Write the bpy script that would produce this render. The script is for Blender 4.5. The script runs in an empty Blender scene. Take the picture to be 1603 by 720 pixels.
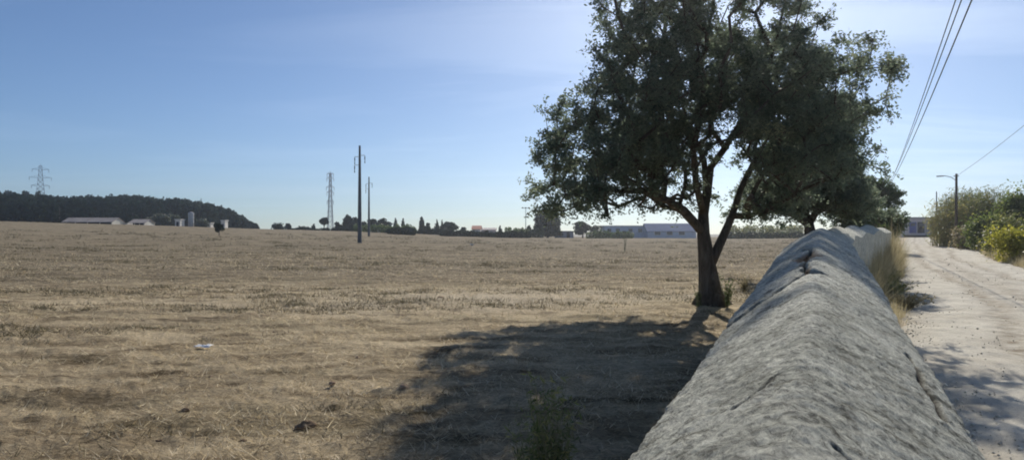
import bpy, math, random
import numpy as np
from mathutils import Vector, noise as mnoise

random.seed(7)
RNG = np.random.default_rng(11)
S = bpy.context.scene
COL = S.collection
PI = math.pi
R = math.radians
F = 1100.0            # focal length in photo pixels (photo 1603 wide)
CX, HZ, EYE = 801.5, 366.0, 1.6

# ---------------------------------------------------------------- numeric noise
def _h(ix, iy, iz, s):
    n = (ix.astype(np.int64) * 73856093) ^ (iy.astype(np.int64) * 19349663) ^ (iz.astype(np.int64) * 83492791) ^ (s * 2654435761)
    n = (n ^ (n >> 13)) & 0x7fffffff
    n = (n * 1274126177) & 0x7fffffff
    n = n ^ (n >> 16)
    return (n & 0xffff) / 65535.0

def vnoise(x, y, z=None, s=0):
    x = np.asarray(x, float); y = np.asarray(y, float)
    z = np.zeros_like(x) if z is None else np.asarray(z, float)
    x0 = np.floor(x); y0 = np.floor(y); z0 = np.floor(z)
    fx = x - x0; fy = y - y0; fz = z - z0
    fx = fx * fx * (3 - 2 * fx); fy = fy * fy * (3 - 2 * fy); fz = fz * fz * (3 - 2 * fz)
    def c(a, b, d): return _h(x0 + a, y0 + b, z0 + d, s)
    v = 0
    for d in (0, 1):
        wz = fz if d else 1 - fz
        v = v + wz * ((c(0, 0, d) * (1 - fx) + c(1, 0, d) * fx) * (1 - fy) + (c(0, 1, d) * (1 - fx) + c(1, 1, d) * fx) * fy)
    return v * 2 - 1

def fbm(x, y, z=None, o=4, s=0):
    v = 0; a = 1; t = 0; f = 1
    for i in range(o):
        v = v + a * vnoise(np.asarray(x) * f, np.asarray(y) * f, None if z is None else np.asarray(z) * f, s + i * 17)
        t += a; a *= .5; f *= 2.03
    return v / t

def sstep(a, b, x):
    t = np.clip((np.asarray(x, float) - a) / (b - a), 0, 1)
    return t * t * (3 - 2 * t)

# ---------------------------------------------------------------- paths and terrain
WY = np.array([-6, -3, 0, 4, 9, 12, 15.5, 19, 24.5, 32, 40, 60, 100, 150.])
WX = np.array([-2.72, -1.39, -.055, 1.725, 3.95, 5.42, 7.2, 9.2, 12.4, 16.9, 20.6, 31.6, 54.2, 82.4])
def wall_x(y):
    return np.interp(y, WY, WX)
LY = np.array([-20, 0, 5, 9, 15.4, 19, 25, 40, 60, 100, 150, 200])
LX = np.array([-8.2, 1.0, 3.15, 5.05, 8.6, 10.5, 13.9, 21.5, 32.8, 55.8, 84.5, 112])
RX = np.array([-1, 7.1, 9.5, 11.6, 14.9, 16.6, 19.6, 27.6, 39.8, 60.8, 89.5, 118])
def road_l(y): return np.interp(y, LY, LX)
def road_r(y): return np.interp(y, LY, RX)

TP = np.array([-400, 0, 100, 200, 330, 400, 450, 563, 640, 700, 800, 870, 1080, 1250, 1430, 1603, 2200.])
TE = np.array([343, 346, 349, 351.5, 356, 358, 359.5, 362.5, 365.5, 368.5, 371, 372.5, 373, 372, 369.5, 369, 369.])
TT = np.arctan((TP - CX) / F)
FP = np.array([-400, 0, 60, 100, 200, 280, 330, 360, 385, 405, 440, 2200.])
FE = np.array([296, 304, 308, 311, 309, 314, 322, 331, 345, 358, 366, 366.])   # forest skyline
FT = np.arctan((FP - CX) / F)
def G(x, y):
    x = np.asarray(x, float); y = np.asarray(y, float)
    r = np.hypot(x, y); th = np.arctan2(x, y)
    ze = EYE + (HZ - np.interp(th, TT, TE)) / F * 200 * np.cos(np.clip(th, -1, 1))
    back = 1 - sstep(.9, 1.6, np.abs(th))
    ze = ze * back
    z = ze * np.clip(r / 200, 0, 1) ** 2
    ztop = EYE + (HZ - np.interp(th, FT, FE)) / F * 400 * np.cos(np.clip(th, -1, 1))
    hill = np.maximum(ztop - 8.5, ze - 1.5) * back
    hill = hill * (1 - sstep(-.37 - .01, -.30, th)) + (ze - 1.5) * sstep(-.38, -.30, th)
    z = z + (hill - ze) * sstep(262, 400, r)
    return z
def g(x, y): return float(G(x, y))

def px2x(px, d): return (px - CX) / F * d

# ---------------------------------------------------------------- object helpers
def tag(o, label=None, cat=None, group=None, kind=None):
    if label: o['label'] = label
    if cat: o['category'] = cat
    if group: o['group'] = group
    if kind: o['kind'] = kind
    return o

def empty(name, loc=(0, 0, 0), rz=0):
    o = bpy.data.objects.new(name, None); COL.objects.link(o)
    o.location = loc; o.rotation_euler = (0, 0, rz); o.empty_display_size = .2
    return o

def link(name, me, mat=None, parent=None, loc=None):
    o = bpy.data.objects.new(name, me); COL.objects.link(o)
    if mat is not None: me.materials.append(mat)
    if parent is not None: o.parent = parent
    if loc is not None: o.location = loc
    return o

def np_mesh(name, v, f, smooth=False, attrs=None):
    """v (N,3); f (M,k) constant k"""
    v = np.ascontiguousarray(v, np.float32); f = np.ascontiguousarray(f, np.int32)
    me = bpy.data.meshes.new(name)
    n, k = f.shape
    me.vertices.add(len(v)); me.vertices.foreach_set('co', v.ravel())
    me.loops.add(n * k); me.loops.foreach_set('vertex_index', f.ravel())
    me.polygons.add(n); me.polygons.foreach_set('loop_start', np.arange(0, n * k, k, dtype=np.int32))
    me.polygons.foreach_set('loop_total', np.full(n, k, np.int32))
    if smooth: me.polygons.foreach_set('use_smooth', np.ones(n, bool))
    for a, val in (attrs or {}).items():
        at = me.attributes.new(a, 'FLOAT', 'POINT'); at.data.foreach_set('value', np.ascontiguousarray(val, np.float32))
    me.update(calc_edges=True)
    return me

def grid_faces(nu, nv):
    i = np.arange(nu - 1)[:, None]; j = np.arange(nv - 1)[None, :]
    a = (i * nv + j).ravel()
    return np.stack([a, a + nv, a + nv + 1, a + 1], 1)

class MB:
    def __init__(s): s.v = []; s.f = []
    def add(s, vs, fs):
        b = len(s.v); s.v += [tuple(p) for p in vs]; s.f += [tuple(b + i for i in q) for q in fs]; return s
    def box(s, c, d, rz=0, ry=0):
        cx, cy, cz = c; hx, hy, hz = d[0] / 2, d[1] / 2, d[2] / 2
        vs = []
        for k in (-1, 1):
            for (a, b) in ((-1, -1), (1, -1), (1, 1), (-1, 1)):
                p = Vector((a * hx, b * hy, k * hz))
                if ry:
                    p = Vector((p.x * math.cos(ry) + p.z * math.sin(ry), p.y, -p.x * math.sin(ry) + p.z * math.cos(ry)))
                x = p.x * math.cos(rz) - p.y * math.sin(rz); y = p.x * math.sin(rz) + p.y * math.cos(rz)
                vs.append((cx + x, cy + y, cz + p.z))
        return s.add(vs, [(3, 2, 1, 0), (4, 5, 6, 7), (0, 1, 5, 4), (1, 2, 6, 5), (2, 3, 7, 6), (3, 0, 4, 7)])
    def tube(s, pts, rad, n=8, cap=True):
        pts = [Vector(p) for p in pts]; m = len(pts)
        if not hasattr(rad, '__len__'): rad = [rad] * m
        up = None; vs = []
        for i, p in enumerate(pts):
            d = (pts[min(i + 1, m - 1)] - pts[max(i - 1, 0)])
            d = d.normalized() if d.length > 1e-9 else Vector((0, 0, 1))
            if up is None:
                up = d.orthogonal().normalized()
            else:
                up = (up - d * up.dot(d)); up = up.normalized() if up.length > 1e-6 else d.orthogonal().normalized()
            w = d.cross(up)
            for k in range(n):
                a = 2 * PI * k / n
                vs.append(p + (up * math.cos(a) + w * math.sin(a)) * rad[i])
        fs = []
        for i in range(m - 1):
            for k in range(n):
                k2 = (k + 1) % n
                fs.append((i * n + k, i * n + k2, (i + 1) * n + k2, (i + 1) * n + k))
        if cap:
            fs.append(tuple(range(n - 1, -1, -1))); fs.append(tuple((m - 1) * n + k for k in range(n)))
        return s.add(vs, fs)
    def build(s, name, mat, parent=None, smooth=False, loc=None, attrs=None):
        me = bpy.data.meshes.new(name); me.from_pydata(s.v, [], s.f)
        if smooth: me.polygons.foreach_set('use_smooth', np.ones(len(s.f), bool))
        me.update()
        return link(name, me, mat, parent, loc)

# ---------------------------------------------------------------- materials
def newmat(name, rough=.9, spec=.2):
    m = bpy.data.materials.new(name); m.use_nodes = True
    nt = m.node_tree; b = nt.nodes['Principled BSDF']
    b.inputs['Roughness'].default_value = rough; b.inputs['Specular IOR Level'].default_value = spec
    return m, nt, b
def N(nt, t, **kw):
    n = nt.nodes.new(t)
    for k, v in kw.items():
        if k in n.inputs: n.inputs[k].default_value = v
        else: setattr(n, k, v)
    return n
def ramp(nt, stops):
    r = nt.nodes.new('ShaderNodeValToRGB')
    e = r.color_ramp.elements
    e[0].position = stops[0][0]; e[0].color = (*stops[0][1], 1)
    e[1].position = stops[-1][0]; e[1].color = (*stops[-1][1], 1)
    for p, c in stops[1:-1]:
        q = e.new(p); q.color = (*c, 1)
    return r
def noise_col(nt, scale, stops, detail=6, rough=.6, coord='Object', stretch=None, dist=0):
    tc = N(nt, 'ShaderNodeTexCoord'); src = tc.outputs[coord]
    if stretch:
        mp = N(nt, 'ShaderNodeMapping'); mp.inputs['Scale'].default_value = stretch
        nt.links.new(src, mp.inputs[0]); src = mp.outputs[0]
    n = N(nt, 'ShaderNodeTexNoise'); n.inputs['Scale'].default_value = scale; n.inputs['Detail'].default_value = detail
    n.inputs['Roughness'].default_value = rough; n.inputs['Distortion'].default_value = dist
    nt.links.new(src, n.inputs['Vector'])
    r = ramp(nt, stops); nt.links.new(n.outputs['Fac'], r.inputs[0])
    return n, r
def mixc(nt, a, b, fac, mode='MIX'):
    m = nt.nodes.new('ShaderNodeMix'); m.data_type = 'RGBA'; m.blend_type = mode
    if isinstance(fac, (int, float)): m.inputs[0].default_value = fac
    else: nt.links.new(fac, m.inputs[0])
    for s_, i in ((a, 6), (b, 7)):
        if isinstance(s_, tuple): m.inputs[i].default_value = (*s_, 1)
        else: nt.links.new(s_, m.inputs[i])
    return m.outputs[2]
def bump(nt, b, h, dist=.01, strength=1, prev=None):
    n = nt.nodes.new('ShaderNodeBump'); n.inputs['Distance'].default_value = dist; n.inputs['Strength'].default_value = strength
    nt.links.new(h, n.inputs['Height'])
    if prev: nt.links.new(prev, n.inputs['Normal'])
    nt.links.new(n.outputs[0], b.inputs['Normal'])
    return n.outputs[0]

def simple(name, col, var=.25, scale=3, rough=.85, bumpd=0, spec=.25):
    m, nt, b = newmat(name, rough, spec)
    lo = tuple(c * (1 - var) for c in col); hi = tuple(min(1, c * (1 + var)) for c in col)
    n, r = noise_col(nt, scale, [(.3, lo), (.7, hi)])
    nt.links.new(r.outputs[0], b.inputs['Base Color'])
    if bumpd: bump(nt, b, n.outputs['Fac'], bumpd)
    return m

def leafmat(name, stops, trans=.35, rough=.55):
    m, nt, b = newmat(name, rough, .05 if rough > .9 else .3)
    at = N(nt, 'ShaderNodeAttribute'); at.attribute_name = 'tint'
    r = ramp(nt, stops); nt.links.new(at.outputs['Fac'], r.inputs[0])
    nt.links.new(r.outputs[0], b.inputs['Base Color'])
    t = N(nt, 'ShaderNodeBsdfTranslucent')
    br = N(nt, 'ShaderNodeHueSaturation'); br.inputs['Value'].default_value = 1.5; br.inputs['Saturation'].default_value = 1.1
    nt.links.new(r.outputs[0], br.inputs['Color']); nt.links.new(br.outputs[0], t.inputs['Color'])
    mx = N(nt, 'ShaderNodeMixShader'); mx.inputs[0].default_value = trans
    nt.links.new(b.outputs[0], mx.inputs[1]); nt.links.new(t.outputs[0], mx.inputs[2])
    nt.links.new(mx.outputs[0], nt.nodes['Material Output'].inputs['Surface'])
    return m

M = {}
M['oak_leaf'] = leafmat('oak_leaf', [(0, (.06, .085, .065)), (.4, (.12, .15, .11)), (.8, (.19, .22, .155)), (1, (.30, .31, .19))], .6)
M['green_leaf'] = leafmat('green_leaf', [(0, (.04, .065, .025)), (.6, (.08, .12, .04)), (1, (.15, .19, .06))])
M['cane_leaf'] = leafmat('cane_leaf', [(0, (.08, .10, .035)), (.55, (.19, .21, .075)), (1, (.42, .36, .16))])
M['yellow_leaf'] = leafmat('yellow_leaf', [(0, (.15, .17, .04)), (.5, (.34, .33, .07)), (1, (.55, .48, .13))], .45)
M['dry_leaf'] = leafmat('dry_leaf', [(0, (.11, .105, .055)), (.5, (.28, .235, .14)), (1, (.52, .46, .30))])
M['bush_leaf'] = leafmat('bush_leaf', [(0, (.06, .085, .03)), (.6, (.13, .17, .05)), (1, (.26, .26, .09))], .45)
M['dark_leaf'] = leafmat('dark_leaf', [(0, (.010, .020, .013)), (.6, (.022, .038, .023)), (1, (.04, .06, .035))], .15, .95)
M['grey_leaf'] = leafmat('grey_leaf', [(0, (.06, .075, .055)), (1, (.15, .17, .12))], .2)
M['straw'] = leafmat('straw', [(0, (.13, .095, .05)), (.3, (.35, .28, .175)), (.7, (.6, .51, .35)), (1, (.85, .76, .57))], .4, .6)

def bark():
    m, nt, b = newmat('bark', .95, .1)
    n, r = noise_col(nt, 9, [(.3, (.05, .042, .035)), (.5, (.11, .095, .08)), (.75, (.19, .175, .15))], 8, .7, stretch=(1, 1, .25), dist=.6)
    nt.links.new(r.outputs[0], b.inputs['Base Color']); bump(nt, b, n.outputs['Fac'], .05)
    return m
M['bark'] = bark()

def road_mat():
    m, nt, b = newmat('dusty_gravel', .97, .1)
    n, r = noise_col(nt, .8, [(.3, (.44, .40, .33)), (.5, (.62, .58, .49)), (.7, (.74, .70, .60))], 10, .72)
    n2, r2 = noise_col(nt, 45, [(.33, (.42, .41, .39)), (.47, (.95, .95, .95)), (.75, (1.2, 1.2, 1.18))], 7, .8)
    c = mixc(nt, r.outputs[0], r2.outputs[0], .75, 'MULTIPLY')
    at = N(nt, 'ShaderNodeAttribute'); at.attribute_name = 'rut'
    n3, r3 = noise_col(nt, 3, [(.35, (0, 0, 0)), (.6, (1, 1, 1))], 6, .7)
    mu = N(nt, 'ShaderNodeMath', operation='MULTIPLY'); nt.links.new(at.outputs['Fac'], mu.inputs[0]); nt.links.new(r3.outputs[0], mu.inputs[1])
    c = mixc(nt, c, (.30, .25, .185), mu.outputs[0])
    nt.links.new(c, b.inputs['Base Color'])
    p = bump(nt, b, n2.outputs['Fac'], .012)
    n4 = N(nt, 'ShaderNodeTexNoise'); n4.inputs['Scale'].default_value = 7; n4.inputs['Detail'].default_value = 6
    bump(nt, b, n4.outputs['Fac'], .04, 1, p)
    return m
M['road'] = road_mat()

def field_mat():
    m, nt, b = newmat('dry_field', .98, .05)
    # broad tone, patches, fine litter
    n, r = noise_col(nt, .055, [(.3, (.29, .235, .16)), (.43, (.47, .395, .28)), (.55, (.60, .515, .37)), (.7, (.36, .32, .22))], 6, .6, stretch=(.6, 1.6, 1))
    n2, r2 = noise_col(nt, 1.3, [(.35, (.24, .21, .18)), (.45, (.68, .65, .61)), (.56, (1.05, 1.03, 1)), (.72, (1.35, 1.33, 1.27))], 8, .68, stretch=(.5, 1.4, 1), dist=.5)
    c = mixc(nt, r.outputs[0], r2.outputs[0], 1.0, 'MULTIPLY')
    n3, r3 = noise_col(nt, 26, [(.32, (.22, .2, .17)), (.47, (.85, .84, .82)), (.6, (1.35, 1.3, 1.2)), (.75, (1.6, 1.55, 1.4))], 6, .75, stretch=(.6, 1, 1), dist=1.2)
    c = mixc(nt, c, r3.outputs[0], .8, 'MULTIPLY')
    # dull green growth in stretches
    n4, r4 = noise_col(nt, .16, [(.5, (0, 0, 0)), (.68, (1, 1, 1))], 7, .7, stretch=(.4, 1.8, 1))
    c = mixc(nt, c, mixc(nt, (.13, .135, .07), r3.outputs[0], .6, 'MULTIPLY'), mixc(nt, (0, 0, 0), r4.outputs[0], .45))
    atf = N(nt, 'ShaderNodeAttribute'); atf.attribute_name = 'rough_crop'
    c = mixc(nt, c, mixc(nt, mixc(nt, (.215, .185, .135), r2.outputs[0], .7, 'MULTIPLY'), r3.outputs[0], .5, 'MULTIPLY'), atf.outputs['Fac'])
    at = N(nt, 'ShaderNodeAttribute'); at.attribute_name = 'bare'
    c = mixc(nt, c, mixc(nt, (.66, .58, .45), r3.outputs[0], .7, 'MULTIPLY'), at.outputs['Fac'])
    at2 = N(nt, 'ShaderNodeAttribute'); at2.attribute_name = 'wood'
    c = mixc(nt, c, (.05, .055, .03), at2.outputs['Fac'])
    nt.links.new(c, b.inputs['Base Color'])
    p = bump(nt, b, n3.outputs['Fac'], .055)
    p = bump(nt, b, n2.outputs['Fac'], .07, 1, p)
    return m
M['field'] = field_mat()

def wall_mat():
    m, nt, b = newmat('weathered_render', .95, .15)
    n, r = noise_col(nt, 6, [(.3, (.42, .42, .365)), (.5, (.57, .57, .50)), (.7, (.70, .695, .62))], 9, .65)
    n2, r2 = noise_col(nt, 38, [(.41, (.22, .22, .21)), (.47, (.72, .72, .71)), (.52, (1.08, 1.08, 1.05)), (.6, (1.55, 1.55, 1.5))], 9, .88, stretch=(1.1, .6, 1.1), dist=.9)
    c = mixc(nt, r.outputs[0], r2.outputs[0], .85, 'MULTIPLY')
    v = N(nt, 'ShaderNodeTexNoise'); v.inputs['Scale'].default_value = 12; v.inputs['Detail'].default_value = 8; v.inputs['Roughness'].default_value = .7
    tc = N(nt, 'ShaderNodeTexCoord'); nt.links.new(tc.outputs['Object'], v.inputs['Vector'])
    rv = ramp(nt, [(.38, (.4, .39, .36)), (.45, (1, 1, 1))]); nt.links.new(v.outputs['Fac'], rv.inputs[0])
    c = mixc(nt, c, rv.outputs[0], .8, 'MULTIPLY')
    n5, r5 = noise_col(nt, 2.6, [(.56, (0, 0, 0)), (.66, (1, 1, 1))], 8, .7)
    c = mixc(nt, c, (.66, .65, .56), mixc(nt, (0, 0, 0), r5.outputs[0], .6))
    n7, r7 = noise_col(nt, 3.3, [(.5, (0, 0, 0)), (.62, (1, 1, 1))], 10, .78, dist=.8)
    c = mixc(nt, c, mixc(nt, (.26, .265, .22), r2.outputs[0], .7, 'MULTIPLY'), mixc(nt, (0, 0, 0), r7.outputs[0], .6))
    at = N(nt, 'ShaderNodeAttribute'); at.attribute_name = 'rubble'
    n6, r6 = noise_col(nt, 30, [(.3, (.14, .09, .055)), (.55, (.34, .23, .14)), (.8, (.5, .37, .24))], 5, .7)
    c = mixc(nt, c, r6.outputs[0], at.outputs['Fac'])
    ad_ = N(nt, 'ShaderNodeAttribute'); ad_.attribute_name = 'dirt'
    c = mixc(nt, c, (.045, .038, .03), ad_.outputs['Fac'])  # crack dirt and the shade inside the cracks, painted as dark colour
    nt.links.new(c, b.inputs['Base Color'])
    p = bump(nt, b, n2.outputs['Fac'], .014)
    bump(nt, b, v.outputs['Fac'], .014, 1, p)
    return m
M['wall'] = wall_mat()
M['wood_pole'] = simple('weathered_pole', (.12, .09, .07), .3, 6, .9, .01)
M['concrete'] = simple('pole_concrete', (.10, .11, .125), .25, 3)
M['steel'] = simple('galvanised_steel', (.30, .33, .36), .15, 2, .6)
M['wire'] = simple('black_cable', (.035, .037, .045), .2, 5, .6)
M['white'] = simple('white_render', (.74, .70, .64), .1, .6)
M['offwhite'] = simple('pink_white_render', (.62, .54, .54), .1, .5)
M['lilac'] = simple('lilac_grey_render', (.45, .43, .48), .12, .5)
M['roof_pink'] = simple('dusty_fibre_roof', (.47, .41, .39), .15, .8)
M['shed_roof'] = simple('aged_fibre_roof', (.33, .29, .27), .3, .6)
M['shed_wall'] = simple('dull_white_render', (.55, .53, .47), .15, .7)
M['roof_red'] = simple('red_tile_roof', (.40, .17, .12), .25, 2)
M['roof_blue'] = simple('blue_metal_roof', (.10, .15, .28), .15, .6, .95)
M['bluewall'] = simple('pale_blue_render', (.50, .55, .64), .12, .5)
M['dark'] = simple('dark_opening', (.03, .032, .04), .3, 1)
M['glass'] = simple('window_glass', (.05, .06, .08), .2, 1, .15, 0, .5)
M['bluedoor'] = simple('blue_door_paint', (.07, .10, .30), .2, 1, .5)
M['greyroof'] = simple('grey_roof', (.3, .3, .33), .15, 1)
M['silo'] = simple('silo_metal', (.5, .5, .5), .12, 2, .6)
M['earth'] = simple('clod_earth', (.20, .14, .09), .4, 20, .98, .02)
M['stone'] = simple('dark_stone', (.09, .08, .075), .4, 25, .95, .01)
M['tan_clod'] = simple('tan_clod', (.38, .27, .18), .3, 20, .98, .02)
M['paper'] = simple('white_litter', (.82, .82, .82), .08, 10, .7)
M['reed_stem'] = simple('cane_stem', (.3, .26, .14), .3, 5)
M['forest_floor'] = simple('forest_floor', (.05, .055, .03), .3, .2)

# ---------------------------------------------------------------- ground
def rut_noise(x, y):
    return fbm(x * .7, y * 1.6, o=3, s=5)
def rough(x, y):
    """small relief of the field, off on the road"""
    d_r = np.minimum(x - road_l(y), road_r(y) - x)          # >0 inside the road
    hollow = -.10 * np.exp(-((x + 4.45) / .55) ** 2 - ((y - 6.6) / .28) ** 2)
    inside = sstep(-.5, .15, d_r) * (y > -15)
    r = np.hypot(x, y)
    amp = (1 - inside)
    fade = 1 - sstep(60, 200, r)
    z = (.045 * fbm(x * .55, y * 1.1, o=3, s=1) + .035 * fbm(x * 2.6, y * 3.2, o=3, s=2)
         + .05 * np.clip(fbm(x * 6, y * 7, o=3, s=3), -.1, .5))
    far = .16 * fbm(x * .12, y * .3, o=3, s=4) * sstep(25, 70, r) * (1 - sstep(170, 230, r))
    return (z * fade + far + hollow) * amp - .05 * inside

def ground():
    nr, na = 520, 760
    r = np.concatenate([[0], np.geomspace(.6, 4500, nr - 1)])
    a1 = np.linspace(-.74, .74, na - 80); d = (2 * PI - 1.48) / 81
    a2 = np.linspace(.74 + d, 2 * PI - .74 - d, 79)
    a = np.concatenate([a1, a2, [a1[0] + 2 * PI]])
    rr, aa = np.meshgrid(r, a, indexing='ij')
    x = rr * np.sin(aa); y = rr * np.cos(aa)
    z = G(x, y) + rough(x, y)
    dl = np.minimum(x - road_l(y), road_r(y) - x)
    wx = wall_x(y)
    nn = fbm(x * .5, y * .8, o=4, s=9)
    r_ = np.hypot(x, y)
    bare = np.clip(sstep(-3.5, .5, dl + nn * 1.5) * (x > wx), 0, 1)
    # pale trodden strip past the tree
    strip = np.exp(-((x - (y - 17.5) * .25 - 1.0) / 6) ** 2) * np.exp(-((y - (17.2 + .12 * x)) / 2.8) ** 2)
    bare = np.clip(bare + strip * .95 * np.clip(.8 + nn, 0, 1), 0, 1)
    crop = np.clip(sstep(14, 31, y - .33 * x + 7 * fbm(x * .06, y * .15, o=4, s=77)) * .85, 0, 1)
    th = np.arctan2(x, y)
    wood = sstep(255, 300, r_) * (1 - sstep(-.38, -.34, th)) * (th > -1.2)
    f = grid_faces(len(r), len(a))
    me = np_mesh('ground', np.stack([x.ravel(), y.ravel(), z.ravel()], 1), f[:, ::-1], True,
                 {'bare': bare.ravel(), 'wood': wood.ravel(), 'rough_crop': (crop * (1 - bare)).ravel()})
    tag(link('ground', me, M['field']), kind='structure')

def road():
    ys = np.concatenate([np.linspace(-14, 4, 60), np.linspace(4.06, 30, 420), np.geomspace(30.2, 152, 160)])
    nv = 110
    v = np.linspace(0, 1, nv)
    Y, V = np.meshgrid(ys, v, indexing='ij')
    l = road_l(Y) - .15 + .45 * fbm(Y * .5, Y * 0 + 3, o=4, s=21); rr = road_r(Y) + .15 + .6 * fbm(Y * .4, Y * 0 + 9, o=4, s=22)
    X = l + (rr - l) * V
    e = np.minimum(V, 1 - V)
    w = rr - l
    rut = np.exp(-((V - .30 + .02 * np.sin(Y * .2)) * w / .28) ** 2) + np.exp(-((V - .66 + .02 * np.sin(Y * .17)) * w / .28) ** 2)
    Z = G(X, Y) + .012 + .045 * fbm(X * 1.3, Y * 1.3, o=4, s=31) + .012 * fbm(X * 9, Y * 9, o=2, s=32) - .025 * rut
    Z = Z - .07 * (1 - sstep(0, .03, e)) - .02 * (1 - sstep(0, .12, e))
    mid = np.exp(-((V - .48) * w / .5) ** 2)
    att = np.clip(.95 * rut + .6 * mid + .5 * (1 - sstep(0, .14, e)), 0, 1)
    me = np_mesh('road', np.stack([X.ravel(), Y.ravel(), Z.ravel()], 1), grid_faces(len(ys), nv)[:, ::-1], True, {'rut': att.ravel()})
    tag(link('dirt_road', me, M['road']), kind='structure')

# ---------------------------------------------------------------- wall
ZY = np.array([-6, -3, 0, 2, 4, 6, 8, 9.5, 11.5, 13.2, 14.6, 15.6, 17.0, 18.6, 19.8, 21.6, 23.8, 25.4, 28, 34, 60.])
ZZ = np.array([.87, 1.04, 1.2125, 1.3245, 1.4365, 1.55, 1.65, 1.675, 1.63, 1.68, 1.76, 1.76, 1.70, 1.82, 1.83, 1.76, 1.91, 1.91, 1.82, 1.9, 2.0])
def wall_z(y): return np.interp(y, ZY, ZZ)
CR = [  # cracks: points (Y, v), half width m, depth m, rubble
    ([(3.02, -1.02), (3.10, -.82), (3.2, -.62), (3.24, -.48), (3.38, -.32), (3.44, -.2), (3.5, -.08), (3.62, .0), (3.6, .09)], .026, .07, .4),
    ([(3.5, -.08), (3.75, -.10), (3.83, -.22), (3.98, -.14), (4.2, -.22), (4.5, -.1), (4.7, -.25), (5.1, -.12), (5.5, -.3)], .016, .06, .4),
    ([(3.50, -.06), (3.58, .08)], .046, .02, 1), ([(4.45, -.12), (4.95, -.24)], .07, .03, 1), ([(3.72, -.1), (3.85, -.18)], .03, .025, 1),
    ([(2.45, .80), (2.3, .83), (2.1, .80), (1.95, .85), (1.80, .84)], .009, .014, 0),
    ([(1.17, .17), (1.13, .27), (1.09, .40), (1.05, .56)], .005, .012, 0),
    ([(1.42, -.36), (1.46, -.27), (1.50, -.24), (1.57, -.14)], .004, .010, 0),
]
def build_wall():
    ys = np.concatenate([np.linspace(-5, .7, 60), np.arange(.71, 2.2, .006), np.arange(2.2, 6.2, .011), np.geomspace(6.25, 60, 420)])
    HW = .36
    vc = np.concatenate([-1 - np.linspace(1, .02, 14) ** 1.5 * 1.0, np.linspace(-1, 1, 150), 1 + np.linspace(.02, 1, 14) ** 1.5])
    Y, V = np.meshgrid(ys, vc, indexing='ij')
    a = np.clip(V, -1, 1)
    k = .007
    prof = (np.sqrt(a * a + k) - math.sqrt(k)) / (math.sqrt(1 + k) - math.sqrt(k))
    prof = .2 * (prof * .9 + .1 * np.abs(a) ** 4)
    wob = .02 * fbm(Y * .9, Y * 0, o=3, s=41)
    hw = HW * (1 + .012 * fbm(Y * .7, Y * 0 + 5, o=3, s=42)) + .03 * np.exp(-((np.abs(V) - 1.05) / .05) ** 2) * 0
    zr = np.interp(Y, ZY, ZZ)
    # smooth ridge polyline
    zr = (np.interp(Y - .35, ZY, ZZ) + zr * 2 + np.interp(Y + .35, ZY, ZZ)) / 4
    cxx = (np.interp(Y - .6, WY, WX) + np.interp(Y + .6, WY, WX) + 2 * np.interp(Y, WY, WX)) / 4 + wob
    slope = (np.interp(Y + .5, WY, WX) - np.interp(Y - .5, WY, WX))
    L = np.sqrt(1 + slope ** 2); pxv, pyv = 1 / L, -slope / L
    X0 = cxx + a * hw * pxv; Y0 = Y + a * hw * pyv
    Z0 = zr - prof
    out = np.clip(np.abs(V) - 1, 0, 1)
    gz = G(X0, Y0) - .25
    Z0 = Z0 * (1 - out) + gz * out
    lump = .005 * fbm(X0 * 2.4, Y0 * 2.4, Z0 * 2.4, 3, 51) + .004 * fbm(X0 * 9, Y0 * 9, Z0 * 9, 3, 52) + .005 * fbm(X0 * 34, Y0 * 34, Z0 * 34, 2, 53)
    pit = -.003 * sstep(.15, .5, fbm(X0 * 13, Y0 * 9, Z0 * 13, 4, 59)) - .002 * sstep(.1, .7, fbm(X0 * 40, Y0 * 24, Z0 * 40, 2, 57)) + .0035 * fbm(X0 * 80, Y0 * 60, Z0 * 70, 2, 58)
    disp = lump + pit
    rub = np.zeros_like(Y); dirt = np.zeros_like(Y)  # dirt: mask of dark colour for crack dirt plus painted crack shade
    jx = .06 * fbm(X0 * 7, Y0 * 7, o=3, s=61); jv = .05 * fbm(X0 * 9, Y0 * 9, o=3, s=62)
    for pts, w, dp, rb in CR:
        P = np.array(pts); dmin = np.full(Y.shape, 9.)
        jf = 1 if rb else .3
        yy = Y + jx * jf; vv = (V + jv * jf) * HW
        for i in range(len(P) - 1):
            ax, ay = P[i][0], P[i][1] * HW; bx, by = P[i + 1][0], P[i + 1][1] * HW
            dx, dy = bx - ax, by - ay
            t = np.clip(((yy - ax) * dx + (vv - ay) * dy) / (dx * dx + dy * dy), 0, 1)
            dmin = np.minimum(dmin, np.hypot(yy - ax - t * dx, vv - ay - t * dy))
        q = 1 - sstep(w * .5, w * 1.35, dmin)
        disp = disp - dp * q
        rub = np.maximum(rub, q * (rb if rb > .45 else 0)); dirt = np.maximum(dirt, q * (rb < .45))
    nx = pxv * np.where(np.abs(V) > 1, np.sign(V), a * .5); ny = pyv * np.where(np.abs(V) > 1, np.sign(V), a * .5); nz = np.where(np.abs(V) > 1.0, .0, .85)
    X0 = X0 + nx * disp; Y0 = Y0 + ny * disp; Z0 = Z0 + nz * disp
    me = np_mesh('wall', np.stack([X0.ravel(), Y0.ravel(), Z0.ravel()], 1), grid_faces(len(ys), len(vc))[:, ::-1], True, {'rubble': rub.ravel(), 'dirt': (dirt * (1 - rub)).ravel()})
    o = link('field_wall', me, M['wall'])
    tag(o, 'long grey rough-rendered field wall with rounded cracked top between field and dirt road', 'wall')

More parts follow.
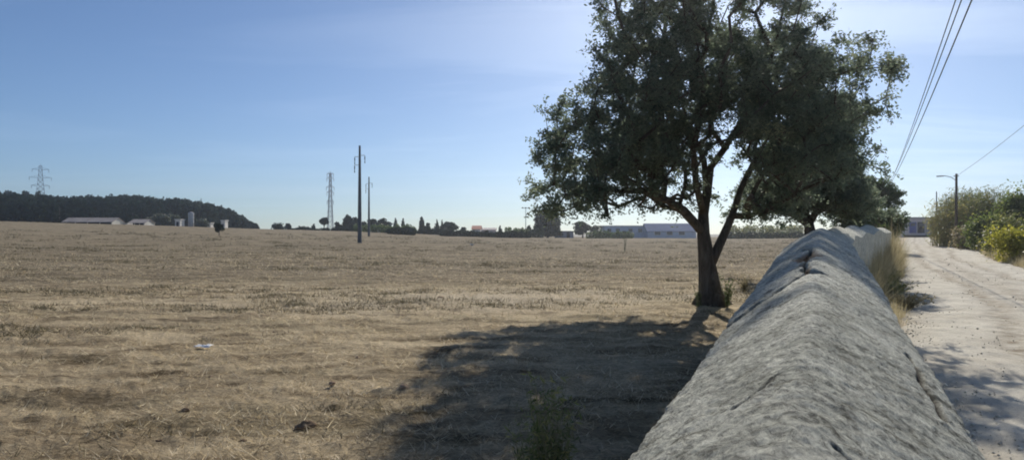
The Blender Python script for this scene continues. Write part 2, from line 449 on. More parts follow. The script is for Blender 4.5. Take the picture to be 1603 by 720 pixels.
# ---------------------------------------------------------------- foliage
def leaf_quads(c, size, aspect=.45, rng=RNG, upbias=.25, curl=True):
    """c (N,3) centres -> verts, faces of pointed leaf rhombs"""
    n = len(c)
    d = rng.normal(size=(n, 3)); d[:, 2] = d[:, 2] * .8 + upbias; d /= np.linalg.norm(d, axis=1)[:, None]
    e = rng.normal(size=(n, 3)); w = np.cross(d, e); w /= np.linalg.norm(w, axis=1)[:, None] + 1e-9
    s = (size * rng.uniform(.65, 1.35, n))[:, None] if np.isscalar(size) else (size * rng.uniform(.7, 1.3, n))[:, None]
    L = d * s * .5; W = w * s * aspect * .5
    v = np.stack([c - L, c + W - L * .1, c + L, c - W - L * .1], 1).reshape(-1, 3)
    f = np.arange(4 * n).reshape(-1, 4)
    return v, f

def blade_tris(base, length, width, lean, rng=RNG):
    n = len(base)
    az = rng.uniform(0, 2 * PI, n); le = np.asarray(lean)
    d = np.stack([np.cos(az) * np.sin(le), np.sin(az) * np.sin(le), np.cos(le)], 1)
    az2 = rng.uniform(0, 2 * PI, n)
    w = np.stack([np.cos(az2), np.sin(az2), np.zeros(n)], 1) * (width / 2)[:, None] if hasattr(width, '__len__') else np.stack([np.cos(az2), np.sin(az2), np.zeros(n)], 1) * width / 2
    tip = base + d * length[:, None]
    v = np.stack([base - w, base + w, tip], 1).reshape(-1, 3)
    return v, np.arange(3 * n).reshape(-1, 3)

def blob_points(centers, radii, n, rng=RNG, shell=.35):
    """n points spread in ellipsoids; radii (K,3)"""
    centers = np.asarray(centers, float); radii = np.asarray(radii, float)
    w = radii.prod(1); w = w / w.sum()
    k = rng.choice(len(centers), n, p=w)
    u = rng.normal(size=(n, 3)); u /= np.linalg.norm(u, axis=1)[:, None]
    rr = rng.uniform(0, 1, n) ** (1 / 3 * (1 - shell) + .05)
    return centers[k] + u * rr[:, None] * radii[k], k

def grow_tree(skel, minr, att, step=.35, jit=.05, rng=RNG, tipr=.007, expo=2.4, pathw=.45):
    """skel: list of (pos, parent); att: attractor points. returns nodes, parents, radii"""
    P = [np.array(p, float) for p, _ in skel]; par = [q for _, q in skel]
    plen = []
    for i, q in enumerate(par): plen.append(0 if q < 0 else plen[q] + np.linalg.norm(P[i] - P[q]))
    ok = [i for i in range(len(P))]
    start = [i >= 2 for i in range(len(P))]
    base = P[min(3, len(P) - 1)]
    order = np.argsort(np.linalg.norm(att - base, axis=1))
    A = np.array(P); PL = np.array(plen); ST = np.array(start)
    leafnode = []
    cap = len(P) + len(att) * 30
    buf = np.zeros((cap, 3)); buf[:len(P)] = A; pl = np.zeros(cap); pl[:len(P)] = PL; st = np.zeros(cap, bool); st[:len(P)] = ST
    n = len(P)
    for ai in order:
        a = att[ai]
        d = np.linalg.norm(buf[:n] - a, axis=1)
        cost = d + pathw * pl[:n] * .35 + np.where(st[:n], 0, 99) + 1.8 * np.clip(buf[:n, 2] - a[2], 0, 9) + .3 * np.clip(np.hypot(buf[:n, 0] - a[0], buf[:n, 1] - a[1]) - .6 * np.clip(a[2] - buf[:n, 2], 0, 9), 0, 9)
        j = int(np.argmin(cost)); s = buf[j].copy(); dist = d[j]
        m = max(1, int(dist / step)); prev = j
        sagv = rng.normal(size=3) * dist * .10; sagv[2] = abs(sagv[2]) * .5 + dist * .08
        for q in range(1, m + 1):
            t = q / m
            p = s + (a - s) * t + sagv * math.sin(PI * t) + rng.normal(size=3) * jit * (t < 1)
            buf[n] = p; pl[n] = pl[prev] + dist / m; st[n] = True
            par.append(prev); prev = n; n += 1
        leafnode.append((ai, prev))
    P = buf[:n]; par = np.array(par)
    acc = np.zeros(n)
    for ai, q in leafnode: acc[q] += tipr ** expo
    for i in range(n - 1, 0, -1):
        # parents always precede children
        acc[par[i]] += acc[i]
    rad = np.maximum(acc, tipr ** expo) ** (1 / expo)
    for i, mr in enumerate(minr): rad[i] = max(rad[i], mr) if mr else rad[i]
    return P, par, rad

def limb_mesh(P, par, rad, nside=7, rmin=0, lump=0):
    n = len(P); kids = [[] for _ in range(n)]
    for i in range(1, n): kids[par[i]].append(i)
    mb = MB(); stack = [(0, -1)]
    while stack:
        s, pre = stack.pop()
        chain = ([pre] if pre >= 0 else []) + [s]; cur = s
        while kids[cur]:
            ks = sorted(kids[cur], key=lambda k: -rad[k])
            for k in ks[1:]: stack.append((k, cur))
            cur = ks[0]; chain.append(cur)
        if len(chain) < 2: continue
        rr = [rad[c] for c in chain]
        if pre >= 0: rr[0] = min(rad[pre] * .8, rr[1] * 1.25)
        if max(rr) < rmin: continue
        ns = 12 if max(rr) > .1 else (6 if max(rr) > .025 else 4)
        rr[-1] *= .5
        mb.tube([P[c] for c in chain], rr, ns)
    if lump:
        v = np.array(mb.v); q = fbm(v[:, 0] * 5, v[:, 1] * 5, v[:, 2] * 2.2, 3, 71)
        return mb
    return mb

def tree_from_blobs(name, root_xy, skel, minr, bc, br, natt, leaves_per, leafsize, leafmat_, label, cat='tree', group=None,
                    spread=.3, rng=RNG, flare=.35, tipr=.007, dens=None, aspect=.45, shell=.45, droop=.25, extra=None):
    x0, y0 = root_xy; z0 = g(x0, y0)
    t = empty(name, (x0, y0, z0)); tag(t, label, cat, group)
    off = np.array([x0, y0, z0])
    att, k = blob_points(bc, br, natt, rng, shell)
    P, par, rad = grow_tree(skel, minr, att, rng=rng, tipr=tipr)
    mb = limb_mesh(P, par, rad)
    v = np.array(mb.v) - off
    # root flare and knobbly bark
    ang = np.arctan2(v[:, 1] - (P[0][1] - y0), v[:, 0] - (P[0][0] - x0))
    fl = np.exp(-np.clip(v[:, 2], 0, 9) / .22) * flare * (1 + .45 * np.sin(ang * 5 + 1) + .25 * np.sin(ang * 3))
    near = (v[:, 2] < 1.2) & (np.hypot(v[:, 0], v[:, 1]) < 1)
    nrm = np.stack([np.cos(ang), np.sin(ang), ang * 0], 1)
    q = fbm(v[:, 0] * 6, v[:, 1] * 6, v[:, 2] * 2.5, 3, 72)
    v = v + nrm * (fl * near)[:, None] + nrm * (q * .035 * near)[:, None]
    mb.v = [tuple(p) for p in v]
    mb.build('trunk', M['bark'], t, True)
    # leaves: twiglets around each attractor
    nt_ = 9
    n = len(att)
    tw_d = rng.normal(size=(n, nt_, 3)); tw_d[..., 2] = tw_d[..., 2] * .7 + .1; tw_d /= np.linalg.norm(tw_d, axis=2)[..., None]
    tw_l = spread * rng.uniform(.6, 1.5, (n, nt_, 1))
    lp = max(1, leaves_per // nt_)
    s = rng.uniform(.15, 1, (n, nt_, lp, 1))
    c = att[:, None, None, :] + tw_d[:, :, None, :] * tw_l[:, :, None, :] * s + rng.normal(size=(n, nt_, lp, 3)) * spread * .13
    c[..., 2] -= droop * (s[..., 0] ** 2) * spread
    c = c.reshape(-1, 3) - off
    tint = np.repeat(np.clip(rng.normal(.45, .13, n), 0, 1), nt_ * lp) + rng.normal(0, .14, n * nt_ * lp)
    if extra is not None: tint = tint + extra(c + off)
    keep = c[:, 2] > .15
    c = c[keep]; tint = tint[keep]
    v, f = leaf_quads(c, leafsize, aspect, rng)
    me = np_mesh('crown', v, f, False, {'tint': np.repeat(np.clip(tint, 0, 1), 4)})
    cr = link('crown', me, leafmat_, t)
    # fine twigs
    tb = []; 
    a = np.repeat(att, nt_, 0) - off; b = (att[:, None, :] + tw_d * tw_l).reshape(-1, 3) - off
    b[:, 2] -= droop * spread
    w = rng.normal(size=a.shape); w -= 0; w /= np.linalg.norm(w, axis=1)[:, None]
    hwid = tipr * .9
    vv = np.stack([a - w * hwid, a + w * hwid, b], 1).reshape(-1, 3)
    tm = np_mesh('twigs', vv, np.arange(len(vv)).reshape(-1, 3))
    link('twigs', tm, M['bark'], t)
    return t

def Pt(px, py, d, dz=0):
    """photo pixel at depth d(+dz) -> world point"""
    D = d + dz
    return np.array([(px - CX) / F * D, D, EYE + (HZ - py) / F * D])

def main_tree():
    rng = np.random.default_rng(6)
    D = 15.7
    sk = [(Pt(1115, 481, D), -1), (Pt(1113, 455, D), 0), (Pt(1108, 420, D), 1), (Pt(1105, 395, D), 2),
          (Pt(1101, 365, D), 3), (Pt(1101, 335, D, .05), 4), (Pt(1107, 300, D, .1), 5), (Pt(1113, 262, D, .1), 6), (Pt(1135, 232, D, 0), 7), (Pt(1160, 190, D, -.2), 8),
          (Pt(1090, 352, D, -.1), 4), (Pt(1070, 330, D, -.3), 10), (Pt(1045, 314, D, -.5), 11), (Pt(1012, 300, D, -.8), 12), (Pt(975, 275, D, -1), 13),
          (Pt(1119, 398, D, .0), 2), (Pt(1133, 368, D, .1), 15), (Pt(1146, 338, D, .3), 16), (Pt(1160, 295, D, .5), 17), (Pt(1185, 245, D, .7), 18), (Pt(1215, 195, D, .9), 19),
          (Pt(1102, 250, D, .5), 6), (Pt(1080, 200, D, .9), 21), (Pt(1060, 140, D, 1.2), 22),
          (Pt(1090, 290, D, -.7), 5), (Pt(1085, 235, D, -1.3), 24), (Pt(1100, 170, D, -1.7), 25),
          (Pt(1058, 80, D, 0), 23), (Pt(1010, 10, D, -.8), 27), (Pt(972, -45, D, -1.4), 28),
          (Pt(985, 300, D, -1.1), 13), (Pt(950, 298, D, -1.3), 30), (Pt(915, 300, D, -1.5), 31), (Pt(885, 305, D, -1.5), 32)]
    mr = [.25, .21, .19, .165, .135, .115, .10, .075, .05, .03, .09, .08, .065, .05, .03, .10, .09, .075, .07, .045, .03, .05, .04, .02, .07, .04, .02, .015, .012, .01, .045, .035, .025, .015]
    blobs = [(878, 292, 48, 1), (866, 238, 36, 1), (885, 192, 36, .9), (905, 140, 38, .7), (930, 225, 60, 1.1), (960, 292, 52, 1), (925, 318, 26, .8),
             (1000, 110, 66, 1.1), (985, 45, 42, .9), (1060, 30, 62, 1), (1035, 200, 72, 1.2), (1050, 288, 42, .9), (1120, 100, 72, .9), (1165, -15, 45, .8),
             (1235, 15, 45, .9), (1215, 110, 74, 1.2), (1100, 175, 45, .6), (1150, 150, 40, .6), (1235, 205, 72, 1.2), (1215, 285, 48, .8), (1300, 130, 52, 1.2), (1290, 200, 50, .9),
             (1360, 85, 40, .8), (1402, 108, 30, .7), (1362, 165, 38, .9), (1385, 58, 22, .6), (1390, 228, 16, .3),
             (1030, -45, 55, 1), (1100, -75, 60, 1), (1190, -65, 55, 1), (975, -70, 42, 1), (1050, -115, 50, 1), (1140, -125, 50, .9), (1250, -70, 50, .9), (962, -40, 42, 1), (950, -82, 40, 1), (985, -125, 48, 1), (1000, 318, 24, .9), (870, 318, 26, .9), (1015, 245, 60, 1.1), (1095, 215, 34, .5), (1160, 235, 34, .45), (1122, 262, 28, .5), (1118, 318, 28, .6), (955, 326, 28, 1), (905, 330, 22, .9), (1050, 320, 26, .9), (1000, 324, 26, 1), (1200, 312, 34, .9), (1165, 318, 26, .8), (1240, 300, 38, .9), (1150, 285, 26, .5), (1185, 322, 28, .9), (1215, 335, 20, .8), (1080, 300, 24, .4), (1240, 322, 28, .9), (1250, 290, 36, .8), (1040, 312, 20, .8), (1345, 238, 40, 1), (1300, 262, 38, 1), (1368, 282, 20, .7)]
    bc, br = [], []
    for px, py, rp, w in blobs:
        dh = 3.0 * math.sqrt(max(.05, 1 - ((px - 1130) / 330) ** 2))
        k = 1 if rp < 30 else (3 if rp < 55 else 4)
        if w < .6 and rp > 30: k = 2
        for q in range(k):
            dz = (-dh + 2 * dh * (q + .5) / k) * .85 + rng.uniform(-.3, .3)
            if abs(px - 1130) > 200: dz *= .8
            if px < 1010: dz -= 1.3
            if py < 0: dz -= .7
            dz -= 2.3 * float(sstep(1180, 1330, px))
            s = math.sqrt(w)
            rr = rp / F * D * rng.uniform(.88, 1.05)
            jx, jy = (rng.normal(0, 6), rng.normal(0, 6)) if k > 1 else (0, 0)
            bc.append(Pt(px + jx, py + jy, D, dz)); br.append((rr * s, rr * s * .95, rr * s * .92))
    return tree_from_blobs('spreading_tree', (sk[0][0][0], sk[0][0][1]), sk, mr, bc, br, 1850, 144, .07, M['oak_leaf'],
                    'large dark green spreading tree with forked trunk standing alone in the field beside the wall', spread=.27, rng=rng, flare=.2, shell=.25)

def side_tree():
    rng = np.random.default_rng(9)
    D = 26.
    sk = [(Pt(1270, 420, D), -1), (Pt(1269, 385, D), 0), (Pt(1268, 362, D), 1), (Pt(1266, 350, D), 2), (Pt(1252, 342, D, -.2), 3), (Pt(1236, 334, D, -.3), 4), (Pt(1215, 325, D, -.5), 5),
          (Pt(1262, 335, D, .2), 3), (Pt(1260, 312, D, .2), 7), (Pt(1255, 280, D, .2), 8), (Pt(1276, 335, D), 3), (Pt(1290, 305, D), 10), (Pt(1310, 270, D, .3), 11)]
    mr = [.24, .21, .2, .19, .12, .1, .07, .12, .1, .07, .12, .1, .07]
    blobs = [(1215, 305, 28), (1255, 285, 34), (1300, 290, 40), (1240, 240, 38), (1290, 235, 42), (1330, 285, 30), (1340, 325, 24),
             (1310, 190, 40), (1300, 295, 44), (1335, 310, 30), (1370, 330, 20), (1225, 322, 20), (1292, 328, 24), (1240, 315, 28), (1180, 300, 28), (1200, 326, 24), (1162, 318, 22), (1225, 335, 16), (1345, 325, 16)]
    bc, br = [], []
    for px, py, rp in blobs:
        for q in range(1 if rp < 25 else 3):
            dz = rng.uniform(-2.2, 2.2); rr = rp / F * D
            bc.append(Pt(px + rng.normal(0, 5), py + rng.normal(0, 4), D, dz)); br.append((rr, rr, rr * .9))
    return tree_from_blobs('spreading_tree', (sk[0][0][0], sk[0][0][1]), sk, mr, bc, br, 1000, 126, .1, M['oak_leaf'],
                    'smaller forked tree behind the large tree, at the bend of the wall', spread=.34, rng=rng, flare=.15)

def med_tree(name, px, D, topy, wpx, n, leaf, mat, label, group, seed, low=.12, cat='tree', natt=160):
    """rounded tree or shrub at middle distance with limbs"""
    rng = np.random.default_rng(seed)
    x = px2x(px, D); y = D; z0 = g(x, y)
    H = EYE + (HZ - topy) / F * D - z0; W = wpx / F * D
    sk = [((x, y, z0 - .1), -1), ((x + .05, y, z0 + H * .12), 0), ((x, y + .05, z0 + H * .25), 1), ((x + .1, y, z0 + H * .4), 2)]
    mr = [H * .035, H * .03, H * .025, H * .02]
    bc, br = [], []
    for i in range(16):
        a = rng.uniform(0, 2 * PI); q = rng.uniform(.1, .72); hh = rng.uniform(low + .12, .82)
        env = math.sqrt(max(.1, 1 - ((hh - .45) / .6) ** 2))
        r0 = W * .5 * rng.uniform(.28, .45)
        bc.append((x + math.cos(a) * q * W * .5 * env, y + math.sin(a) * q * W * .5 * env, z0 + H * hh)); br.append((r0, r0, min(r0 * .85, H * .17)))
    return tree_from_blobs(name, (x, y), sk, mr, bc, br, natt, n, leaf, mat, label, cat, group, spread=W * .07, rng=rng, flare=.03, tipr=.01, shell=.4)

def far_tree(name, px, D, topy, wpx, mat, label, group, seed, kind='round', n=1500, leaf=None, cat='tree', basey=None):
    rng = np.random.default_rng(seed)
    x = px2x(px, D); y = D; z0 = g(x, y)
    H = EYE + (HZ - topy) / F * D - z0; W = wpx / F * D
    far = leaf is None
    leaf = leaf or max(.2, D * .0026)
    if far: W *= 1.2; n = int(n * 1.3)
    t = empty(name, (x, y, z0)); tag(t, label, cat, group)
    bc, br = [], []
    if kind == 'cypress':
        for i in range(12):
            h = .12 + .85 * i / 11; w = W * .5 * math.sin(min(1, (1 - h) * 2.2 + .12) * PI / 2)
            bc.append((rng.normal(0, .04) * W, rng.normal(0, .04) * W, h * H * .95)); br.append((w, w, H * .08))
    elif kind == 'conifer':
        for i in range(11):
            h = .22 + .75 * i / 10; w = W * .5 * (1.08 - h) * rng.uniform(.8, 1.15)
            for j in range(2):
                bc.append((rng.normal(0, .12) * W * (1.1 - h), rng.normal(0, .1) * W, h * H)); br.append((w, w, H * .055))
    elif kind == 'bush':
        for i in range(14):
            a = rng.uniform(0, 2 * PI); q = rng.uniform(0, .36); h = rng.uniform(.15, .72); e = math.sqrt(1 - h * h * .8)
            r0 = rng.uniform(.12, .24)
            bc.append((math.cos(a) * q * W * e, math.sin(a) * q * W * .8 * e, h * H)); br.append((r0 * W, r0 * W, min(r0 * W, H * .28)))
    elif kind == 'umbrella':
        for i in range(13):
            a = rng.uniform(0, 2 * PI); q = rng.uniform(0, .38)
            bc.append((math.cos(a) * q * W, math.sin(a) * q * W, H * rng.uniform(.6, .85))); br.append((W * .16, W * .16, H * .13))
    else:
        for i in range(16):
            a = rng.uniform(0, 2 * PI); q = rng.uniform(0, .36); h = rng.uniform(.28, .84)
            e = math.sqrt(max(.1, 1 - ((h - .5) / .62) ** 2)); r0 = rng.uniform(.18, .28)
            bc.append((math.cos(a) * q * W * e, math.sin(a) * q * W * e, h * H)); br.append((r0 * W, r0 * W, H * .16))
    c, _ = blob_points(bc, br, n, rng, .55)
    if kind == 'bush': c = c + rng.normal(0, 1, c.shape) * np.array([W * .035, W * .035, H * .06]) * rng.gamma(1.2, 1, (len(c), 1))
    c = c[(c[:, 2] > .02 * H) & (c[:, 2] < H * 1.12)]
    v, f = leaf_quads(c, leaf, .6, rng)
    tint = np.clip(rng.normal(.45, .22, len(c)), 0, 1)
    link('crown', np_mesh('crown', v, f, False, {'tint': np.repeat(tint, 4)}), mat, t)
    mb = MB(); tr = max(.06, min(W, H) * .035)
    if kind != 'bush':
        mb.tube([(0, 0, -.2), (.02 * W, 0, H * .3), (0, .02 * W, H * .65), (0, 0, H * .9)], [tr * 1.4, tr, tr * .6, tr * .15], 7)
        for i in range(5):
            b = bc[rng.integers(len(bc))]; h = H * rng.uniform(.28, .45)
            mb.tube([(0, 0, h), (b[0] * .5, b[1] * .5, (h + b[2]) / 2), b], [tr * .6, tr * .4, tr * .1], 5)
        mb.build('trunk', M['bark'], t, True)
    else:
        for i in range(5):
            b = bc[rng.integers(len(bc))]
            mb.tube([(0, 0, -.1), (b[0] * .6, b[1] * .6, b[2] * .5), b], [tr * .5, tr * .35, tr * .1], 5)
        mb.build('stem', M['bark'], t, True)
    return t

def hedge(name, px0, px1, D, topy, mat, label, seed, n=3500, group=None, depth=3, D1=None):
    rng = np.random.default_rng(seed)
    D1 = D1 or D
    t = None; k = max(4, int((px1 - px0) / 5)); bc, br = [], []
    xm = px2x((px0 + px1) / 2, (D + D1) / 2); ym = (D + D1) / 2; zm = g(xm, ym)
    for i in range(k):
        f_ = (i + .5) / k; px = px0 + (px1 - px0) * f_; d = D + (D1 - D) * f_
        x = px2x(px, d); z = g(x, d)
        top = EYE + (HZ - topy) / F * d + rng.uniform(-.5, .35)
        h = max(.6, top - z); wv = (px1 - px0) / k / F * d
        bc.append((x - xm, d - ym + rng.uniform(-.5, .5) * depth * .4, z - zm + h * .45)); br.append((wv * rng.uniform(.6, 1), depth * .5, h * .55))
    c, _ = blob_points(bc, br, n, rng, .5)
    v, f = leaf_quads(c, max(.2, D * .0024), .6, rng)
    me = np_mesh('hedge', v, f, False, {'tint': np.repeat(np.clip(rng.normal(.45, .22, len(c)), 0, 1), 4)})
    o = link(name, me, mat, None, (xm, ym, zm)); tag(o, label, 'hedge' if 'hedge' in name else 'bush', group)
    return o

def forest():
    rng = np.random.default_rng(21)
    vs, tn = [], []
    tr = MB()
    cnt = 0
    for i in range(2600):
        px = rng.uniform(-330, 402); r = 285 + 125 * rng.uniform(0, 1) ** .8
        th = math.atan((px - CX) / F); x = r * math.sin(th); y = r * math.cos(th)
        z = g(x, y)
        H = rng.uniform(5, 11.5) * (1 if r > 300 else .7); W = H * rng.uniform(.4, .7)
        if px > 360: H *= .85
        if rng.random() < .07: H *= 1.35
        elevtop = HZ - (z + H - EYE) / y * F
        lim = np.interp(px, FP, FE) - 6 + rng.gamma(1.6, 3.2)
        if elevtop < lim: H = max(2.5, (HZ - lim) / F * y + EYE - z); W = min(W, H * .6)
        m = 60
        u = rng.normal(size=(m, 3)); u /= np.linalg.norm(u, axis=1)[:, None]
        q = rng.uniform(.5, 1, m) ** .5
        c = u * q[:, None] * [W / 2, W / 2, H * .42] + [0, 0, H * .56]
        c[:, :2] *= np.clip(1.25 - c[:, 2:3] / H * .65, .3, 1.2)
        c += [x, y, z]
        vs.append(c); tn.append(np.clip(rng.normal(rng.uniform(.2, .7), .15, m), 0, 1))
        if i % 4 == 0: tr.tube([(x, y, z - .3), (x, y, z + H * .8)], [.16, .05], 4, False)
    c = np.concatenate(vs); tn = np.concatenate(tn)
    v, f = leaf_quads(c, 1.35, .75, rng)
    o = link('woodland', np_mesh('woodland', v, f, False, {'tint': np.repeat(tn, 4)}), M['dark_leaf'])
    tag(o, 'dark wooded hill far off at the left behind the sheds', 'woodland', None, 'stuff')
    t = tr.build('trunk', M['bark'], o); t['kind'] = 'stuff'

# ---------------------------------------------------------------- grass
def stubble():
    rng = np.random.default_rng(31)
    n = 550000
    th = rng.uniform(-.72, .72, n)
    u = rng.uniform(0, 1, n); a, b, k = 1.6, 75., -.55     # pdf r^k (per unit r)
    r = (a ** (k + 1) + u * (b ** (k + 1) - a ** (k + 1))) ** (1 / (k + 1))
    x = r * np.sin(th); y = r * np.cos(th)
    clump = fbm(x * 1.1, y * 1.5, o=3, s=81) + .5 * fbm(x * 5, y * 5, o=2, s=82)
    keep = (x < wall_x(y) - .35) & (clump > rng.uniform(-.6, .4, n)) & (rng.uniform(0, 1, n) < 1 - sstep(22, 72, r))
    x, y, r, cl = x[keep], y[keep], r[keep], clump[keep]; n = len(x)
    z = G(x, y) + rough(x, y) - .004
    L = rng.gamma(4, .017, n) * (1 + .5 * np.clip(cl, 0, 1)) * (1 + r / 60); W = rng.uniform(.003, .0075, n) * (1 + r / 14)
    lean = np.clip(rng.normal(1.32, .24, n), 0, 1.54)
    v, f = blade_tris(np.stack([x, y, z], 1), L, W, lean, rng)
    big = fbm(x * .25, y * .4, o=3, s=83)
    tint = np.clip(rng.normal(.55, .26, n) + .2 * big, 0, 1)
    o = link('stubble_grass', np_mesh('stubble_grass', v, f, False, {'tint': np.repeat(tint, 3)}), M['straw'])
    tag(o, 'short dry straw and stubble covering the mown field', 'grass', None, 'stuff')

def tufts():
    rng = np.random.default_rng(33)
    # drab green-brown tufts in loose rows
    n0 = 5200
    th = rng.uniform(-.72, .5, n0); r = np.exp(rng.uniform(math.log(5), math.log(150), n0))
    x = r * np.sin(th); y = r * np.cos(th)
    row = fbm(x * .10, y * .55, o=3, s=91)
    keep = (row > .05) & ((r > 13) | (rng.random(n0) < .04)) & (x < wall_x(y) - .5); x, y, r = x[keep], y[keep], r[keep]
    bs, ls, ws = [], [], []
    for i in range(len(x)):
        m = 80 if r[i] < 40 else 46; s = rng.uniform(.06, .22) * (1 + r[i] / 45)
        bx = x[i] + rng.normal(0, s * 1.4, m); by = y[i] + rng.normal(0, s * .7, m)
        bs.append(np.stack([bx, by], 1)); ls.append(rng.gamma(5, .011, m) * (1 + r[i] / 35)); ws.append(rng.uniform(.003, .008, m) * (1 + r[i] / 11))
    b = np.concatenate(bs); L = np.concatenate(ls); W = np.concatenate(ws)
    z = G(b[:, 0], b[:, 1]) + rough(b[:, 0], b[:, 1]) - .005
    v, f = blade_tris(np.column_stack([b, z]), L, W, np.abs(rng.normal(1.0, .35, len(b))), rng)
    o = link('weed_tufts', np_mesh('weed_tufts', v, f, False, {'tint': np.repeat(np.clip(rng.normal(.4, .25, len(b)), 0, 1), 3)}),
             leafmat('weed', [(0, (.05, .05, .03)), (.5, (.12, .105, .06)), (1, (.28, .23, .14))], .25))
    tag(o, 'low drab weed tufts scattered over the field', 'weeds', None, 'stuff')

def verge():
    rng = np.random.default_rng(35)
    # tall dry grass hugging the road side of the wall and the right verge
    bs, ls, ws, tn = [], [], [], []
    def add(x, y, m, s, h, tint):
        bs.append(np.stack([x + rng.normal(0, s, m), y + rng.normal(0, s * 1.2, m)], 1)); ls.append(rng.normal(h * .8, h * .35, m).clip(.05)); ws.append(np.full(m,   .004 + y * .0003)); tn.append(np.clip(rng.normal(tint, .2, m), 0, 1))
    for i in range(210):
        y = rng.uniform(13.5, 48); d = rng.uniform(.45, .62 + max(0, y - 18) * .03)
        h = np.interp(y, [10, 14, 18, 26, 45], [.15, .25, .5, .8, 1.1]) * rng.uniform(.6, 1.15)
        add(float(wall_x(y)) + d, y, 150, .17, h, rng.uniform(.3, .75))
    for i in range(260):
        y = rng.uniform(9.5, 36); add(float(wall_x(y)) + rng.uniform(.46, .62), y, 90, .09, np.interp(y, [8.5, 11, 15, 22, 34], [.25, .42, .75, 1.1, 1.4]) * rng.uniform(.4, 1.15), rng.uniform(.3, .95))
    for i in range(26):
        y = rng.uniform(12.5, 20); add(float(road_l(y)) - rng.uniform(0, .7), y, 110, .13, rng.uniform(.18, .38), .8)
    for i in range(620):
        y = 26 + 94 * rng.random() ** 1.4; add(float(road_r(y)) + .15 + 3.0 * rng.random() ** 1.5, y, 80, .3, rng.uniform(.25, .8) * (1.3 if y > 60 else 1), rng.uniform(.4, .95))
    b = np.concatenate(bs); L = np.concatenate(ls); W = np.concatenate(ws); T = np.concatenate(tn)
    inroad = (b[:, 0] > road_l(b[:, 1]) + .1) & (b[:, 0] < road_r(b[:, 1]) - .1)
    b, L, W, T = b[~inroad], L[~inroad], W[~inroad], T[~inroad]
    z = G(b[:, 0], b[:, 1]) - .02
    v, f = blade_tris(np.column_stack([b, z]), L, W, np.abs(rng.normal(.28, .42, len(b))), rng)
    o = link('verge_grass', np_mesh('verge_grass', v, f, False, {'tint': np.repeat(T, 3)}), M['dry_leaf'])
    tag(o, 'tall dry brown grass along the dirt road verges', 'grass', None, 'stuff')

def weed(px, D, topy, label, seed, mat, n=26, name='tall_weed', wid=.3, cat='weed', group=None, leafs=.05, dense=18):
    rng = np.random.default_rng(seed)
    x = px2x(px, D); z0 = g(x, D) + float(rough(np.array(x), np.array(D)))
    H = EYE + (HZ - topy) / F * D - z0
    t = empty(name, (x, D, z0)); tag(t, label, cat, group)
    mb = MB(); cs = []
    for i in range(n):
        a = rng.uniform(0, 2 * PI); h = H * rng.uniform(.5, 1.0); sp = wid * rng.uniform(.2, 1)
        tip = np.array([math.cos(a) * sp, math.sin(a) * sp, h])
        p = [np.array([math.cos(a) * .02, math.sin(a) * .02, -.02])]
        for q in (.3, .6, 1): p.append(np.array([tip[0] * q ** 1.4, tip[1] * q ** 1.4, h * q]) + rng.normal(0, .012, 3))
        mb.tube(p, [.004, .0035, .0025, .001], 4)
        for q in rng.uniform(.12, 1, dense):
            k = min(2, int(q * 3)); cs.append(p[k] + (p[k + 1] - p[k]) * (q * 3 - k) + rng.normal(0, .018, 3))
    mb.build('stem', M['green_leaf'] if False else M['reed_stem'], t)
    v, f = leaf_quads(np.array(cs), leafs, .22, rng, .6)
    link('foliage', np_mesh('foliage', v, f, False, {'tint': np.repeat(np.clip(rng.normal(.5, .25, len(cs)), 0, 1), 4)}), mat, t)
    return t

# ---------------------------------------------------------------- rocks
def rock(name, px, py, size, mat, label, cat, seed, flat=.6, group=None, ax=(1, 1)):
    D = EYE * F / (py - HZ); x = px2x(px, D)
    for _ in range(6):
        z = g(x, D) + float(rough(np.array(x), np.array(D))); D = (EYE - z) * F / (py - HZ); x = px2x(px, D)
    import bmesh
    bm = bmesh.new(); bmesh.ops.create_icosphere(bm, subdivisions=3, radius=1)
    v = np.array([p.co[:] for p in bm.verts])
    d = 1 + .6 * fbm(v[:, 0] * 1.6 + seed, v[:, 1] * 1.3, v[:, 2] * 1.3, 3, seed)
    for p, k in zip(bm.verts, d): k = k + .25 * random.uniform(-1, 1) * .4; p.co = (p.co.x * k * size / 2 * ax[0], p.co.y * k * size / 2 * ax[1], p.co.z * k * size / 2 * flat)
    me = bpy.data.meshes.new(name); bm.to_mesh(me); bm.free()
    me.polygons.foreach_set('use_smooth', np.ones(len(me.polygons), bool))
    o = link(name, me, mat, None, (x, D, z + size * flat * .12)); o.rotation_euler.z = seed
    tag(o, label, cat, group)
    return o

# ---------------------------------------------------------------- built things
def beam(mb, a, b, w):
    a = Vector(a); b = Vector(b); mb.tube([a, b], w / 2, 4)

